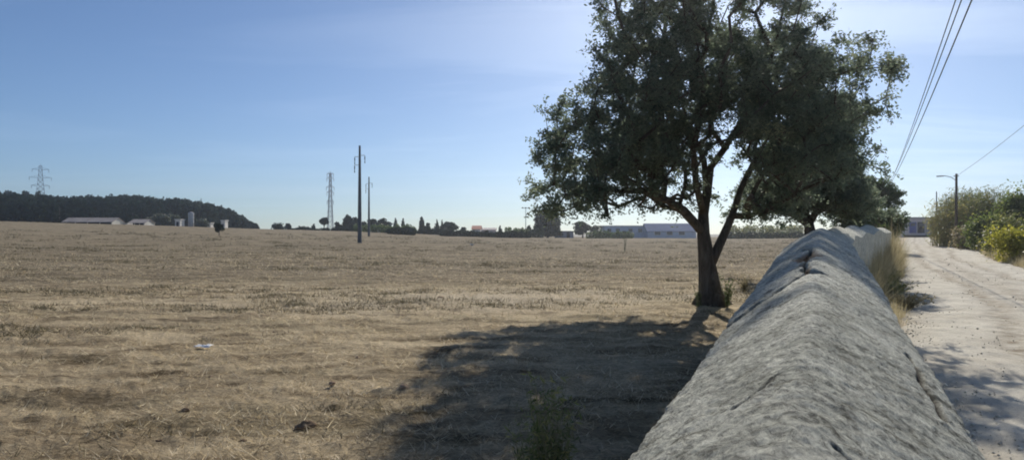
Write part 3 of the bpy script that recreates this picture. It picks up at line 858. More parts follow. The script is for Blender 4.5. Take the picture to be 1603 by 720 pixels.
def pylon(px, D, topy, label, arms, narrow, seed):
    x = px2x(px, D); z0 = g(x, D); H = EYE + (HZ - topy) / F * D - z0
    t = empty('lattice_pylon', (x, D, z0), .5 + seed); tag(t, label, 'pylon', 'lattice pylons on the horizon')
    b0, b1 = (H * .095, H * .022) if not narrow else (H * .032, H * .013)
    mb = MB(); lv = 12
    def half(f): return (b0 * (1 - f) ** 1.3 + b1) / 1
    for sx, sy in ((1, 1), (1, -1), (-1, 1), (-1, -1)):
        mb.tube([(sx * half(k / lv) / 1, sy * half(k / lv), H * .97 * k / lv - .2) for k in range(lv + 1)], [.18] * (lv + 1), 4)
    mb.build('leg_frame', M['steel'], t)
    br = MB()
    for k in range(lv):
        f0, f1 = k / lv, (k + 1) / lv; h0, h1 = half(f0), half(f1); za, zb = H * .97 * f0, H * .97 * f1
        for (ax, ay), (bx, by) in (((1, 1), (1, -1)), ((1, -1), (-1, -1)), ((-1, -1), (-1, 1)), ((-1, 1), (1, 1))):
            beam(br, (ax * h0, ay * h0, za), (bx * h1, by * h1, zb), .24); beam(br, (bx * h0, by * h0, za), (ax * h1, ay * h1, zb), .24)
            beam(br, (ax * h1, ay * h1, zb), (bx * h1, by * h1, zb), .14)
    br.build('bracing', M['steel'], t)
    for fz, ln in arms:
        z = H * fz; h = half(fz)
        for s in (-1, 1):
            ca = MB()
            beam(ca, (s * h, h, z), (s * H * ln, 0, z + .4), .18); beam(ca, (s * h, -h, z), (s * H * ln, 0, z + .4), .18); beam(ca, (s * h, 0, z + H * .035), (s * H * ln, 0, z + .5), .18)
            for q in (.4, .7): beam(ca, (s * (h + (H * ln - h) * q), 0, z), (s * (h + (H * ln - h) * q), 0, z + H * .035 * (1 - q) + .4), .12)
            ca.tube([(s * H * ln, 0, z + .4), (s * H * ln, 0, z - 1.8)], .16, 6)
            ca.build('crossarm', M['steel'], t)
    pk = MB(); beam(pk, (0, 0, H * .95), (0, 0, H), .3); pk.build('peak', M['steel'], t)

def field_pole(px, D, topy, label, thick, s=1):
    x = px2x(px, D); z0 = g(x, D); H = EYE + (HZ - topy) / F * D - z0
    t = empty('power_pole', (x, D, z0), .25); tag(t, label, 'power pole', 'concrete power poles in the field')
    mb = MB(); mb.tube([(0, 0, -.3), (0, 0, H * .5), (0, 0, H)], [thick, thick * .75, thick * .45], 8)
    mb.build('shaft', M['concrete'], t)
    for k, (fz, L, side) in enumerate(((.90, .62, 1), (.885, .6, -1), (.80, .62, -1))):
        a = MB(); a.box((side * L * .5, 0, H * fz), (L, .06, .06)); a.build('crossarm', M['steel'], t)
        q = MB(); zz = H * fz
        q.tube([(side * L, 0, zz - .04), (side * L, 0, zz - .2), (side * L, 0, zz - .5), (side * L, 0, zz - .55), (side * L, 0, zz - .95)], [.02, .06, .06, .03, .06], 8)
        q.build('insulator', M['dark'], t)

def pitched(name, px0, px1, D, basey, evey, topy, mats, label, cat, roofpart='roof', depth=7, openside=False, doors=(), windows=(), group=None, rz=0, gable=None):
    """a long low gabled building, ridge parallel to its long face"""
    x0, x1 = px2x(px0, D), px2x(px1, D); xm = (x0 + x1) / 2; L = abs(x1 - x0); z0 = g(xm, D) - .1
    zb = EYE + (HZ - basey) / F * D; z0 = max(z0, -9)
    zb = max(zb, z0)
    he = EYE + (HZ - evey) / F * D - z0; ht = EYE + (HZ - topy) / F * D - z0
    t = empty(name, (xm, D + depth / 2, z0), rz); tag(t, label, cat, group)
    d = depth / 2; w = .2
    wl = MB()
    # gable ends
    for s in (-1, 1):
        X = s * (L / 2 - w / 2)
        pr = [(-d, -.5), (d, -.5), (d, he), (0, ht - .08), (-d, he)]
        vs = [(X - w / 2, p[0], p[1]) for p in pr] + [(X + w / 2, p[0], p[1]) for p in pr]
        wl.add(vs, [(4, 3, 2, 1, 0), (5, 6, 7, 8, 9)] + [(i, (i + 1) % 5, 5 + (i + 1) % 5, 5 + i) for i in range(5)])
    wl.box((0, d - w / 2, he / 2 - .25), (L - 2 * w - .01, w, he + .5))
    if not openside:
        wl.box((0, -d + w / 2, he / 2 - .25), (L - 2 * w - .01, w, he + .5))
    wl.build('wall', mats[0], t)
    if openside:
        iv = MB(); iv.box((0, -d + 1.6, he * .5 - .2), (L - 2 * w - .03, .1, he + .3)); iv.build('shade_panel', M['dark'], t)  # added dark sheet, stands in for the shade inside the open shed
        n = max(3, int(L / 3.2))
        for i in range(1, n):
            p = MB(); p.box((-L / 2 + L * i / n, -d + .15, he / 2 - .2), (.18, .18, he + .3)); p.build('post', mats[0], t)
    rf = MB()
    o = .25; sl = (ht - he) / d
    for s in (-1, 1):
        vs = []
        for zz in (0, .12):
            vs += [(-L / 2 - o, s * (d + o), he - sl * o + zz), (L / 2 + o, s * (d + o), he - sl * o + zz), (L / 2 + o, s * .0, ht + zz), (-L / 2 - o, s * .0, ht + zz)]
        rf.add(vs, [(3, 2, 1, 0), (4, 5, 6, 7), (0, 1, 5, 4), (1, 2, 6, 5), (2, 3, 7, 6), (3, 0, 4, 7)])
    rf.build(roofpart, mats[1], t)
    for (fx, wd, hh, m_) in doors:
        q = MB(); q.box((-L / 2 + L * fx, -d - .02, hh / 2), (wd, .08, hh)); q.build('door', m_, t)
    for (fx, wd, zc, hh, m_) in windows:
        q = MB(); q.box((-L / 2 + L * fx, -d - .015, zc), (wd, .08, hh)); wi = q.build('window', m_, t)
        q = MB(); fr = .1
        q.box((-L / 2 + L * fx, -d - .05, zc + hh / 2 + fr / 2), (wd + 2 * fr, .1, fr)); q.box((-L / 2 + L * fx, -d - .07, zc - hh / 2 - fr / 2), (wd + 2 * fr, .16, fr))
        q.box((-L / 2 + L * fx - wd / 2 - fr / 2, -d - .05, zc), (fr, .1, hh)); q.box((-L / 2 + L * fx + wd / 2 + fr / 2, -d - .05, zc), (fr, .1, hh))
        q.build('frame', M['white'], wi)
    return t

def flat_house(px0, px1, D, topy, mat, label, depth=8, windows=(), doors=(), name='house', group=None, roofm=None, cat='house', rz=0):
    x0, x1 = px2x(px0, D), px2x(px1, D); xm = (x0 + x1) / 2; L = x1 - x0; z0 = g(xm, D) - .05
    H = EYE + (HZ - topy) / F * D - z0; d = depth / 2
    t = empty(name, (xm, D + d, z0), rz); tag(t, label, cat, group)
    q = MB(); q.box((0, 0, (H - .25) / 2 - .25), (L, depth, H - .25 + .5)); q.build('wall', mat, t)
    q = MB(); q.box((0, 0, H - .125), (L + .4, depth + .4, .25)); q.build('roof', roofm or M['greyroof'], t)
    for (fx, wd, zc, hh, m_) in windows:
        q = MB(); q.box((-L / 2 + L * fx, -d - .015, H * zc), (wd, .08, hh)); wi = q.build('window', m_, t)
        q = MB(); q.box((-L / 2 + L * fx, -d - .06, H * zc - hh / 2 - .06), (wd + .3, .16, .1)); q.build('sill', M['white'], wi)
    for (fx, wd, hh, m_) in doors:
        q = MB(); q.box((-L / 2 + L * fx, -d - .02, hh / 2), (wd, .08, hh)); q.build('door', m_, t)
    return t

def silo(px, D, topy, wpx):
    x = px2x(px, D); z0 = g(x, D); H = EYE + (HZ - topy) / F * D - z0; r = wpx / F * D / 2
    t = empty('silo', (x, D, z0)); tag(t, 'tall grey cylindrical silo with domed cap in front of the wooded hill', 'silo')
    q = MB(); pts = [(0, 0, -.3)]; rr = [r]
    n = 9
    for i in range(n):
        z = H * .9 * i / n + .05; pts += [(0, 0, z), (0, 0, z + .08)]; rr += [r, r * 1.03]
        pts += [(0, 0, z + .12)]; rr += [r]
    pts.append((0, 0, H * .9)); rr.append(r)
    q.tube(pts, rr, 20); q.build('tank', M['silo'], t, False)
    q = MB(); q.tube([(0, 0, H * .9 + .01), (0, 0, H * .94), (0, 0, H * .98), (0, 0, H)], [r * 1.05, r * .9, r * .5, r * .12], 20); q.build('cap', M['greyroof'], t)
    q = MB()
    for s in (-.2, .2): q.box((s, -r - .12, H * .45), (.05, .05, H * .9))
    for i in range(16): q.box((0, -r - .12, .3 + i * H * .055), (.4, .04, .04))
    q.build('ladder', M['steel'], t)

def street_pole(px, D, topy, label, arm=True, r=.13, mat='wood_pole'):
    x = px2x(px, D); z0 = g(x, D); H = EYE + (HZ - topy) / F * D - z0
    t = empty('utility_pole', (x, D, z0)); tag(t, label, 'utility pole', 'utility poles along the dirt road')
    q = MB(); q.tube([(0, 0, -.3), (0, 0, H * .5), (.03, 0, H)], [r * 1.25, r, r * .8], 9); q.build('shaft', M[mat], t, True)
    if arm:
        q = MB(); q.tube([(0, 0, H - .7), (-.5, -.02, H - .35), (-1.1, -.02, H - .22), (-1.35, -.02, H - .22)], .035, 6); q.build('lamp_arm', M['steel'], t)
        q = MB(); q.box((-1.6, -.02, H - .25), (.62, .22, .12), 0, -.06); q.build('lamp_head', M['silo'], t)
        q = MB(); q.box((.0, -.02, H - .25), (.5, .08, .08)); q.build('bracket', M['steel'], t)
    return t, (x, D, z0 + H)

def wire(a, b, sag, r, label, group):
    a = Vector(a); b = Vector(b); n = 40; pts = []
    for i in range(n + 1):
        t = i / n; p = a.lerp(b, t); p.z -= 4 * sag * t * (1 - t); pts.append(p)
    base = pts[0].copy()
    q = MB(); q.tube([p - base for p in pts], r, 6)
    o = q.build('overhead_wire', M['wire'], None, True, base); tag(o, label, 'wire', group)

def gravel():
    rng = np.random.default_rng(41); n = 5500
    y = np.exp(rng.uniform(math.log(4), math.log(45), n)); q = np.where(rng.random(n) < .5, rng.uniform(-.03, 1.03, n), np.clip(rng.exponential(.05, n), 0, 1) + np.where(rng.random(n) < .3, .44, 0))
    x = road_l(y) + (road_r(y) - road_l(y)) * q; z = G(x, y) + .015
    sz = rng.gamma(2.5, .003, n) * (1 + y / 40)
    base = np.array([[1, 0, 0], [0, 1, 0], [-1, 0, 0], [0, -1, 0], [0, 0, .8], [0, 0, -.8]], float)
    fc = np.array([[0, 1, 4], [1, 2, 4], [2, 3, 4], [3, 0, 4], [1, 0, 5], [2, 1, 5], [3, 2, 5], [0, 3, 5]])
    v = base[None] * rng.uniform(.5, 1.2, (n, 6, 1)) * sz[:, None, None] + np.stack([x, y, z], 1)[:, None, :]
    f = (fc[None] + 6 * np.arange(n)[:, None, None]).reshape(-1, 3)
    o = link('road_gravel', np_mesh('road_gravel', v.reshape(-1, 3), f), simple('loose_gravel', (.62, .57, .48), .5, 8, .95))
    tag(o, 'loose gravel and crumbs strewn over the dirt road', 'gravel', None, 'stuff')

# ================================================================ assemble
gravel()
ground(); road(); build_wall()
main_tree(); side_tree()
RG = 'trees standing along the wall side of the dirt road'
med_tree('roadside_tree', 1365, 55, 256, 104, 108, .14, M['green_leaf'], 'tall dense dark green tree rising over the far end of the wall', RG, 101, .0, natt=620)
med_tree('roadside_tree', 1345, 48, 305, 100, 90, .13, M['green_leaf'], 'low dense tree at the left foot of the tall dark green tree beyond the wall', RG, 104, .0, natt=420)
med_tree('roadside_tree', 1364, 76, 310, 64, 54, .16, M['green_leaf'], 'low tree by the road, mostly hidden behind the tall dark green one', RG, 102, .05, natt=260)
med_tree('roadside_tree', 1376, 96, 336, 36, 54, .16, M['green_leaf'], 'farthest low tree beside the road, left of the pinkish building', RG, 103, .05)

# cane and shrubs right of the road
def canes(px0, px1, D, topy, label, seed, n, depth=3):
    rng = np.random.default_rng(seed)
    xm = px2x((px0 + px1) / 2, D); z0 = g(xm, D)
    t = empty('cane_thicket', (xm, D, z0)); tag(t, label, 'cane thicket')
    H0 = EYE + (HZ - topy) / F * D - z0
    mb = MB(); cs = []; W = px2x(px1, D) - px2x(px0, D)
    for i in range(n):
        bx = rng.uniform(-.5, .5) * W; by = rng.uniform(-.5, .5) * depth
        e = (1 - (abs(bx) / W * 2) ** 3 * .35)
        h = H0 * e * rng.uniform(.6, 1.03); lx, ly = rng.normal(0, .28, 2)
        lx += bx / W * 1.1
        ps = [np.array([bx, by, -.1])]
        for q in (.35, .7, 1): ps.append(np.array([bx + lx * q * q, by + ly * q * q, h * q]))
        mb.tube(ps, [.022, .02, .014, .005], 4, False)
        for q in rng.uniform(.08, 1.0, 34):
            k = min(2, int(q * 3)); cs.append(ps[k] + (ps[k + 1] - ps[k]) * min(1, q * 3 - k) + rng.normal(0, .2, 3) * [1, 1, .7])
    mb.build('stem', M['reed_stem'], t)
    cs = np.array(cs); cs = cs[cs[:, 2] > 0]
    v, f = leaf_quads(cs, .45, .16, rng, .5)
    # lower, road-facing skirts are drier
    tint = rng.normal(.42, .2, len(cs)) + .3 * (np.abs(cs[:, 0]) > W * .38)
    link('foliage', np_mesh('foliage', v, f, False, {'tint': np.repeat(np.clip(tint, 0, 1), 4)}), M['cane_leaf'], t)
canes(1484, 1566, 74, 293, 'tall green and tan cane thicket beside the leaning street light pole', 201, 620, 7)
SG = 'shrubs along the right side of the road'
far_tree('roadside_shrub', 1598, 58, 292, 80, M['bush_leaf'], 'tall dark green shrub at the right edge behind the yellow bush', SG, 202, 'bush', 9000, .22, 'shrub')
far_tree('roadside_shrub', 1540, 60, 330, 74, M['bush_leaf'], 'low dark green shrub in front of the cane thicket', SG, 203, 'bush', 6500, .2, 'shrub')
far_tree('roadside_shrub', 1588, 46, 336, 90, M['cane_leaf'], 'pale olive shrub between the dark shrub and the yellow bush', SG, 204, 'bush', 7000, .17, 'shrub')
far_tree('roadside_shrub', 1604, 37.5, 356, 100, M['yellow_leaf'], 'bright yellow green bush at the right edge of the road', SG, 205, 'bush', 9500, .13, 'shrub')
far_tree('roadside_shrub', 1660, 40, 330, 100, M['green_leaf'], 'green shrub just outside the right side of the view', SG, 206, 'bush', 5000, .2, 'shrub')
far_tree('roadside_shrub', 1512, 66, 356, 70, M['dry_leaf'], 'brown dried shrub at the foot of the street light pole', SG, 207, 'bush', 4200, .2, 'shrub')
far_tree('roadside_shrub', 1476, 88, 345, 20, M['cane_leaf'], 'small tan shrub right of the pinkish building', SG, 208, 'bush', 1500, .2, 'shrub')

# poles, lamps, wires
t1, top1 = street_pole(1497, 70, 272, 'brown wooden street light pole with a lamp arm in front of the cane thicket')
t2, top2 = street_pole(1466, 112, 300, 'thin pale pole without lamp beyond the cane thicket', False, .1, 'concrete')
t3, top3 = street_pole(1391, 66, 288, 'wooden pole carrying the overhead wires, hidden behind the trees at the wall', False, .12)
wire((24.2, 21, 12.8), (top1[0], top1[1], top1[2] - .25), .6, .016, 'single sagging wire running from the right edge down to the street light pole', 'overhead wires')
for k, (dx, dz, lab, rr) in enumerate(((-.27, .0, 'leftmost of three overhead wires crossing the sky at upper right', .010), (-.19, .1, 'middle of three overhead wires crossing the sky at upper right', .011), (-.12, -.05, 'rightmost of three overhead wires crossing the sky at upper right', .013))):
    wire((-7.6 + dx * 2.6, -19, 6.7 + dz), (top3[0] + dx * .2, top3[1], top3[2] - .2 + dz), .9, rr, lab, 'overhead wires')

field_pole(563, 87, 228, 'nearer tall dark power pole standing in the field with insulators near its top', .27)
field_pole(577.5, 142, 277, 'farther thinner power pole just right of the tall one in the field', .24)
pylon(517, 470, 268, 'narrow lattice pylon rising behind the trees left of the tall pole', ((.95, .05), (.88, .055), (.74, .06), (.66, .055), (.52, .05)), True, 0)
pylon(63, 520, 257, 'wide-armed lattice pylon above the wooded hill at far left', ((.90, .12), (.76, .16), (.62, .13)), False, .1)

def lamp_mast():
    D = 215; x = px2x(823, D); z0 = g(x, D); H = EYE + (HZ - 326) / F * D - z0
    t = empty('floodlight_mast', (x, D, z0)); tag(t, 'thin floodlight mast with a wide head left of the big tree', 'light mast')
    q = MB(); q.tube([(0, 0, -.2), (0, 0, H)], [.14, .08], 8); q.build('mast', M['steel'], t)
    q = MB(); q.box((0, 0, H), (2.2, .12, .12)); q.build('crossbar', M['steel'], t)
    for s in (-.95, 0, .95):
        q = MB(); q.box((s, -.12, H + .12), (.6, .4, .28)); q.build('floodlight', M['dark'], t)
lamp_mast()

# farm on the left
forest()
pitched('long_shed', 98, 175, 200, 352, 347.5, 341, (M['shed_wall'], M['shed_roof']), 'long low shed with dusty pink roof, open dark side and white gable end', 'shed', openside=True, depth=6)
pitched('farm_shed', 202, 226, 208, 354, 349, 343.5, (M['shed_wall'], M['shed_roof']), 'short open shed with grey roof and white gable end, right of the long shed', 'shed', openside=True, depth=6)
flat_house(274, 282, 222, 343, M['white'], 'small upright white hut between the grey trees and the silo', 3, (), ((.5, .8, 1.9, M['dark']),), 'white_hut', None, M['white'], 'hut')
flat_house(323, 329.5, 230, 348.5, M['white'], 'tiny white hut right of the silo', 2.5, ((.5, .5, .6, .5, M['dark']),), (), 'white_hut', None, M['white'], 'hut')
flat_house(346, 352, 232, 344.5, M['white'], 'white hut half hidden behind the lone dark bush in the field', 2.5, (), ((.4, .8, 1.7, M['dark']),), 'white_hut', None, M['white'], 'hut')
flat_house(190, 199, 204, 349.5, M['white'], 'low white block between the two sheds', 2.5, ((.5, .8, .6, .5, M['dark']),), (), 'white_hut', None, M['white'], 'hut')
silo(299, 228, 331.5, 8.5)
FG = 'trees around the farm sheds'
far_tree('farm_tree', 250, 226, 333, 32, M['grey_leaf'], 'grey green round tree left of the small upright white hut', FG, 301, n=1400)
far_tree('farm_tree', 268, 230, 335, 22, M['grey_leaf'], 'grey green tree directly behind the small upright white hut', FG, 302, n=1000)
far_tree('farm_tree', 314, 228, 343, 22, M['grey_leaf'], 'low grey green tree right of the silo', FG, 303, 'bush', n=1100)
EG = 'trees standing above the wooded skyline'
far_tree('emergent_pine', 39, 370, 297, 13, M['dark_leaf'], 'rounded pine standing above the woods at the far left', EG, 304, n=1400)
far_tree('emergent_pine', 58, 370, 297, 11, M['dark_leaf'], 'rounded pine beside the wide-armed pylon', EG, 305, n=1400)
far_tree('emergent_pine', 12, 370, 298, 14, M['dark_leaf'], 'rounded pine nearest the left edge of the view', EG, 306, n=1200)
far_tree('emergent_pine', 137, 370, 303, 16, M['dark_leaf'], 'flat topped pine on the skyline above the long shed', EG, 307, n=1200)
far_tree('emergent_pine', 315, 360, 311, 8, M['dark_leaf'], 'small pointed pine on the falling right part of the wooded skyline', EG, 308, 'conifer', n=700)
far_tree('emergent_pine', 379, 330, 336, 12, M['dark_leaf'], 'last pine at the right foot of the wooded hill', EG, 309, 'conifer', n=900)
far_tree('field_bush', 343, 118, 344, 15, M['dark_leaf'], 'lone dark bush standing in the field in front of the wooded hill', None, 310, 'round', 2200, .16, 'bush')

# middle horizon
HG = 'trees on the middle horizon'
mt = [
 (436, 350, 20, 230, 'bush', 'low dark bush farthest left on the open horizon', 1100), (451, 349, 8, 235, 'round', 'small dark tree against the right side of the leftmost horizon bush', 500),
 (475, 354.5, 18, 225, 'bush', 'flat dark bush left of the umbrella shaped tree', 700), (491, 351, 6, 228, 'conifer', 'tiny pointed tree left of the umbrella shaped tree', 350),
 (507, 340, 19, 232, 'umbrella', 'umbrella shaped tree with bare trunk left of the narrow pylon', 1200), (528, 347, 9, 240, 'round', 'small tree right of the narrow pylon foot', 500),
 (533, 352, 16, 226, 'bush', 'low bush below the blocky dense tree', 600), (545, 336, 15, 236, 'block', 'blocky dense dark tree left of the tall pole', 1800),
 (557, 340, 9, 240, 'round', 'dark tree touching the tall pole on its left', 700), (571, 345, 12, 238, 'round', 'dark tree just right of the tall pole', 700),
 (583, 341, 14, 242, 'round', 'dark tree right behind the thinner pole', 900), (596, 341, 16, 240, 'round', 'full dark tree right of the thinner pole', 900),
 (606, 345, 14, 236, 'round', 'dark tree at the right end of the dense row', 800), (619, 341.5, 10, 240, 'conifer', 'pointed dark tree, left one of the pair after the dense row', 700),
 (631, 342, 9, 242, 'conifer', 'pointed dark tree, right one of the pair after the dense row', 700), (660, 338, 6.5, 235, 'cypress', 'slim tall cypress at the middle of the horizon', 800),
 (669, 347.5, 9, 238, 'round', 'small dark tree right against the slim cypress', 500), (684, 343.5, 8.5, 238, 'conifer', 'pointed fir, left one of two beside the big round tree', 650),
 (692, 344, 7.5, 241, 'conifer', 'pointed fir touching the left side of the big round tree', 600), (706, 345.5, 22, 236, 'round', 'broad round dark tree right of the two firs', 1600),
 (726, 355, 8, 232, 'round', 'tiny tree left of the red roofed house', 300), (783, 353.5, 9, 225, 'conifer', 'small pointed tree right of the pink roofed house', 500),
 (857, 322, 38, 205, 'block', 'dense dark tree under the left end of the big tree crown', 4200), (912, 346, 26, 205, 'round', 'round dark tree seen right of the pale lilac building', 1800),
 (934, 352, 18, 208, 'round', 'greyish tree left of the pale blue house', 900), (828, 352, 10, 212, 'round', 'small dark tree at the foot of the floodlight mast', 500),
]
for i, (px, ty, w, D, kind, lab, n) in enumerate(mt):
    if kind == 'block':
        far_tree('horizon_tree', px, D, ty, w * .95, M['dark_leaf'], lab, HG, 400 + i, 'cypress', int(n * 1.5))
    else:
        far_tree('horizon_tree', px, D, ty, w, M['dark_leaf'] if px != 934 else M['grey_leaf'], lab, HG, 400 + i, kind, n)
hedge('scrub_hedge', 555, 650, 195, 352, M['green_leaf'], 'green scrub mound behind the base of the tall pole', 501, 4200, depth=6)
hedge('scrub_hedge', 608, 650, 178, 355, M['dark_leaf'], 'dark round scrub clump right of the green mound', 502, 2500, depth=5)
hedge('scrub_hedge', 455, 560, 215, 357, M['dark_leaf'], 'thin dark scrub line left of the tall pole', 503, 2400, depth=3)
hedge('scrub_hedge', 690, 830, 182, 361, M['dark_leaf'], 'long dark hedge at the field end below the red roofed house', 504, 6500, depth=4)
hedge('scrub_hedge', 790, 850, 200, 357, M['green_leaf'], 'green hedge behind the foot of the floodlight mast', 505, 3000, depth=4)
hedge('scrub_hedge', 918, 990, 190, 362, M['green_leaf'], 'low green hedge in front of the pale blue house', 506, 2500, depth=3)
hedge('scrub_hedge', 1135, 1262, 180, 352, M['cane_leaf'], 'pale green hedge at the field end right of the big trunk', 507, 6500, depth=5)
hedge('scrub_hedge', 1130, 1262, 172, 364, M['dark_leaf'], 'low dark growth at the foot of the pale green hedge', 508, 2500, depth=3)
hedge('scrub_hedge', 640, 700, 205, 358.5, M['dark_leaf'], 'thin hedge below the slim cypress', 509, 2000, depth=3)

pitched('red_roof_house', 739, 752, 226, 364, 359, 353.5, (M['white'], M['roof_red']), 'small house with a red tiled roof on the horizon', 'house', depth=8)
pitched('pink_roof_house', 753, 776, 232, 364, 360, 357, (M['offwhite'], M['roof_pink']), 'long pale house with a pink roof right of the red roofed house', 'house', depth=7, windows=((.3, 1, 1.2, .8, M['glass']), (.7, 1, 1.2, .8, M['glass'])))
flat_house(870, 898, 206, 361.5, M['lilac'], 'low lilac grey building right of the dense dark tree', 6, ((.3, 1, .6, .6, M['glass']),), ((.7, .9, 1.7, M['dark']),), 'low_building', cat='building')
flat_house(946, 1012, 205, 353, M['bluewall'], 'pale blue flat roofed house seen under the big tree crown', 9, ((.12, 1.1, .62, 1, M['glass']), (.32, 1.1, .62, 1, M['glass']), (.62, 1.1, .62, 1, M['glass']), (.85, 1.1, .62, 1, M['glass'])), ((.47, 1, 2.1, M['dark']),), 'flat_roof_house', roofm=M['white'])
pitched('blue_roof_warehouse', 1014, 1090, 200, 373, 362, 350, (M['bluewall'], M['roof_blue']), 'warehouse with a blue metal roof left of the big trunk', 'warehouse', depth=10, windows=((.2, 1.6, 1.5, .9, M['glass']), (.45, 1.6, 1.5, .9, M['glass']), (.7, 1.6, 1.5, .9, M['glass'])))

# building at the end of the road
def end_building():
    D = 158; x0, x1 = px2x(1412, D), px2x(1466, D); xm = (x0 + x1) / 2; L = x1 - x0; z0 = g(xm, D)
    H = EYE + (HZ - 340) / F * D - z0
    t = empty('roadside_building', (xm, D + 3, z0)); tag(t, 'low pinkish white building with blue doors at the end of the dirt road', 'building')
    q = MB(); q.box((0, 0, (H - .3) / 2 - .3), (L, 6, H - .3 + .6)); q.build('wall', M['offwhite'], t)
    q = MB(); q.box((0, -.1, H - .15), (L + .5, 6.6, .3)); q.build('roof', M['greyroof'], t)
    q = MB(); q.box((L * .34, -3.06, H * .42), (L * .3, .1, H * .8)); q.build('grey_panel', M['greyroof'], t)
    for i, fx in enumerate((-.19, .05)):
        q = MB(); q.box((L * fx, -3.04, H * .40 + .35), (L * .2, .12, H * .56)); d = q.build('door', M['bluedoor'] if i == 0 else M['dark'], t)
        q = MB(); q.box((L * fx, -3.12, H * .55 + .35), (L * .13, .05, H * .16)); q.build('pane', M['glass'], d)
    q = MB(); q.box((-.05 * L, -3.1, .2), (L * .8, .25, .5)); q.build('plinth', M['dark'], t)
end_building()

# grass, weeds
stubble(); tufts(); verge()
weed(862, 3.7, 575, 'tall yellowish weed with thin stalks in the tree shadow at the bottom of the view', 601, M['cane_leaf'], 60, wid=.15, leafs=.045, dense=40)
weed(830, 3.9, 640, 'shorter green weed left of the tall one in the tree shadow', 602, M['cane_leaf'], 34, wid=.14, leafs=.04, dense=30)
weed(1138, 15.2, 415, 'leafy sucker shoots at the right of the big trunk base', 603, M['green_leaf'], 16, 'sucker_shoots', .22, 'shoots', None, .07, 30)
weed(1093, 15.3, 436, 'leafy sucker shoots at the left of the big trunk base', 604, M['green_leaf'], 8, 'sucker_shoots', .15, 'shoots', None, .06, 24)
weed(978, 60, 362, 'thin lone weed stalk in the far field below the pale blue house', 605, M['grey_leaf'], 10, wid=.4, leafs=.12, dense=22)
WG = 'weeds on the road verge beside the wall'
for i, (px, D, ty, lab) in enumerate(((1398, 17.5, 438, 'low yellowish weed on the verge beside the wall, farther one'), (1421, 15.3, 458, 'low yellowish weed at the edge of the road, nearer one'), (1385, 20, 422, 'grey green weed on the verge at the end of the tall dry grass'))):
    weed(px, D, ty, lab, 610 + i, M['dry_leaf'] if i == 1 else M['cane_leaf'], 60, 'verge_weed', .6, 'weed', WG, .09, 24)
bw = [(1180, 13.5), (1165, 19)]
for i, (px, D) in enumerate(bw):
    weed(px, D, HZ + (EYE - .55) / D * F, ('reddish dry weed between the big trunk and the wall, nearer the wall', 'reddish dry weed behind the big trunk')[i], 620 + i, M['dry_leaf'], 24, 'dry_weed', .35, 'weed', None, .07, 22)

# stones and clods
rg = 'dark stones lying on the dirt road'
for i, (px, py, s, lab) in enumerate(((1437, 443, .13, 'farthest dark stone on the left edge of the road'), (1488, 473, .10, 'dark stone on the road, second from the far end'), (1478, 501, .105, 'largest dark stone near the middle of the scatter'),
                                      (1494, 514, .055, 'small dark stone just right of the largest one'), (1505, 552, .07, 'dark stone nearest the shadow on the road'), (1470, 487, .05, 'tiny dark stone left of the middle of the scatter'), (1447, 462, .06, 'small dark stone just below the farthest one'))):
    rock('dark_stone', px, py, s, M['stone'], lab, 'stone', 701 + i, .75, rg)
rock('earth_clod', 478, 668, .15, M['earth'], 'dark brown clod lying in the straw left of the tree shadow', 'clod', 720, .55, None, (1.2, .6))
rock('earth_clod', 632, 606, .11, M['tan_clod'], 'tan clod at the left edge of the tree shadow', 'clod', 721, .5, None, (1.2, .8))
rock('earth_clod', 290, 643, .07, M['earth'], 'small brown clod in the lower left straw', 'clod', 722, .6)
rock('earth_clod', 690, 466, .16, M['tan_clod'], 'pale clod in the middle of the field', 'clod', 723, .4)
rock('earth_clod', 739, 383, .45, M['silo'], 'pale stone far out in the field', 'stone', 724, .4)

for k, (px_, py_, s_) in enumerate(((560, 560, .05), (210, 500, .07), (380, 690, .05), (520, 600, .06), (150, 560, .06), (330, 590, .05), (600, 480, .09), (430, 520, .07), (250, 690, .05), (880, 455, .09), (930, 440, .1), (780, 470, .08))):
    rock('earth_clod', px_, py_, s_, M['earth'] if k % 3 else M['tan_clod'], 'small loose clod among the dry straw', 'clod', 730 + k, .6, 'small clods scattered over the field', (1.2, .8))
def litter():
    D = 9.72; x = px2x(318, D); z = g(x, D) + float(rough(np.array(x), np.array(D)))
    n = 12; u = np.linspace(-1, 1, n); U, V = np.meshgrid(u, u, indexing='ij')
    Z = .03 + .035 * fbm(U * 2.1, V * 2.1, o=3, s=88)
    v = np.stack([U.ravel() * .11 * (1 + .2 * V.ravel()), V.ravel() * .05, Z.ravel()], 1)
    me = np_mesh('litter', v, grid_faces(n, n)[:, ::-1], False)
    o = link('paper_litter', me, M['paper'], None, (x, D, z + .02)); o.rotation_euler.z = .3
    md = o.modifiers.new('thick', 'SOLIDIFY'); md.thickness = .002
    tag(o, 'crumpled white scrap of litter lying in the dry field', 'litter')
litter()

# ---------------------------------------------------------------- light, sky, camera
SUN_EL, SUN_AZ = R(32.3), R(17.5)      # azimuth clockwise from +Y
w = bpy.data.worlds.new('World'); S.world = w; w.use_nodes = True
nt = w.node_tree; bg = nt.nodes['Background']; bg.inputs[1].default_value = .076
sky = nt.nodes.new('ShaderNodeTexSky'); sky.sky_type = 'NISHITA'; sky.sun_disc = False
sky.sun_elevation = SUN_EL; sky.sun_rotation = SUN_AZ; sky.altitude = 1800; sky.air_density = 1.0; sky.dust_density = 1.0; sky.ozone_density = 2.5
tc = nt.nodes.new('ShaderNodeTexCoord')
sp = nt.nodes.new('ShaderNodeSeparateXYZ'); nt.links.new(tc.outputs['Generated'], sp.inputs[0])
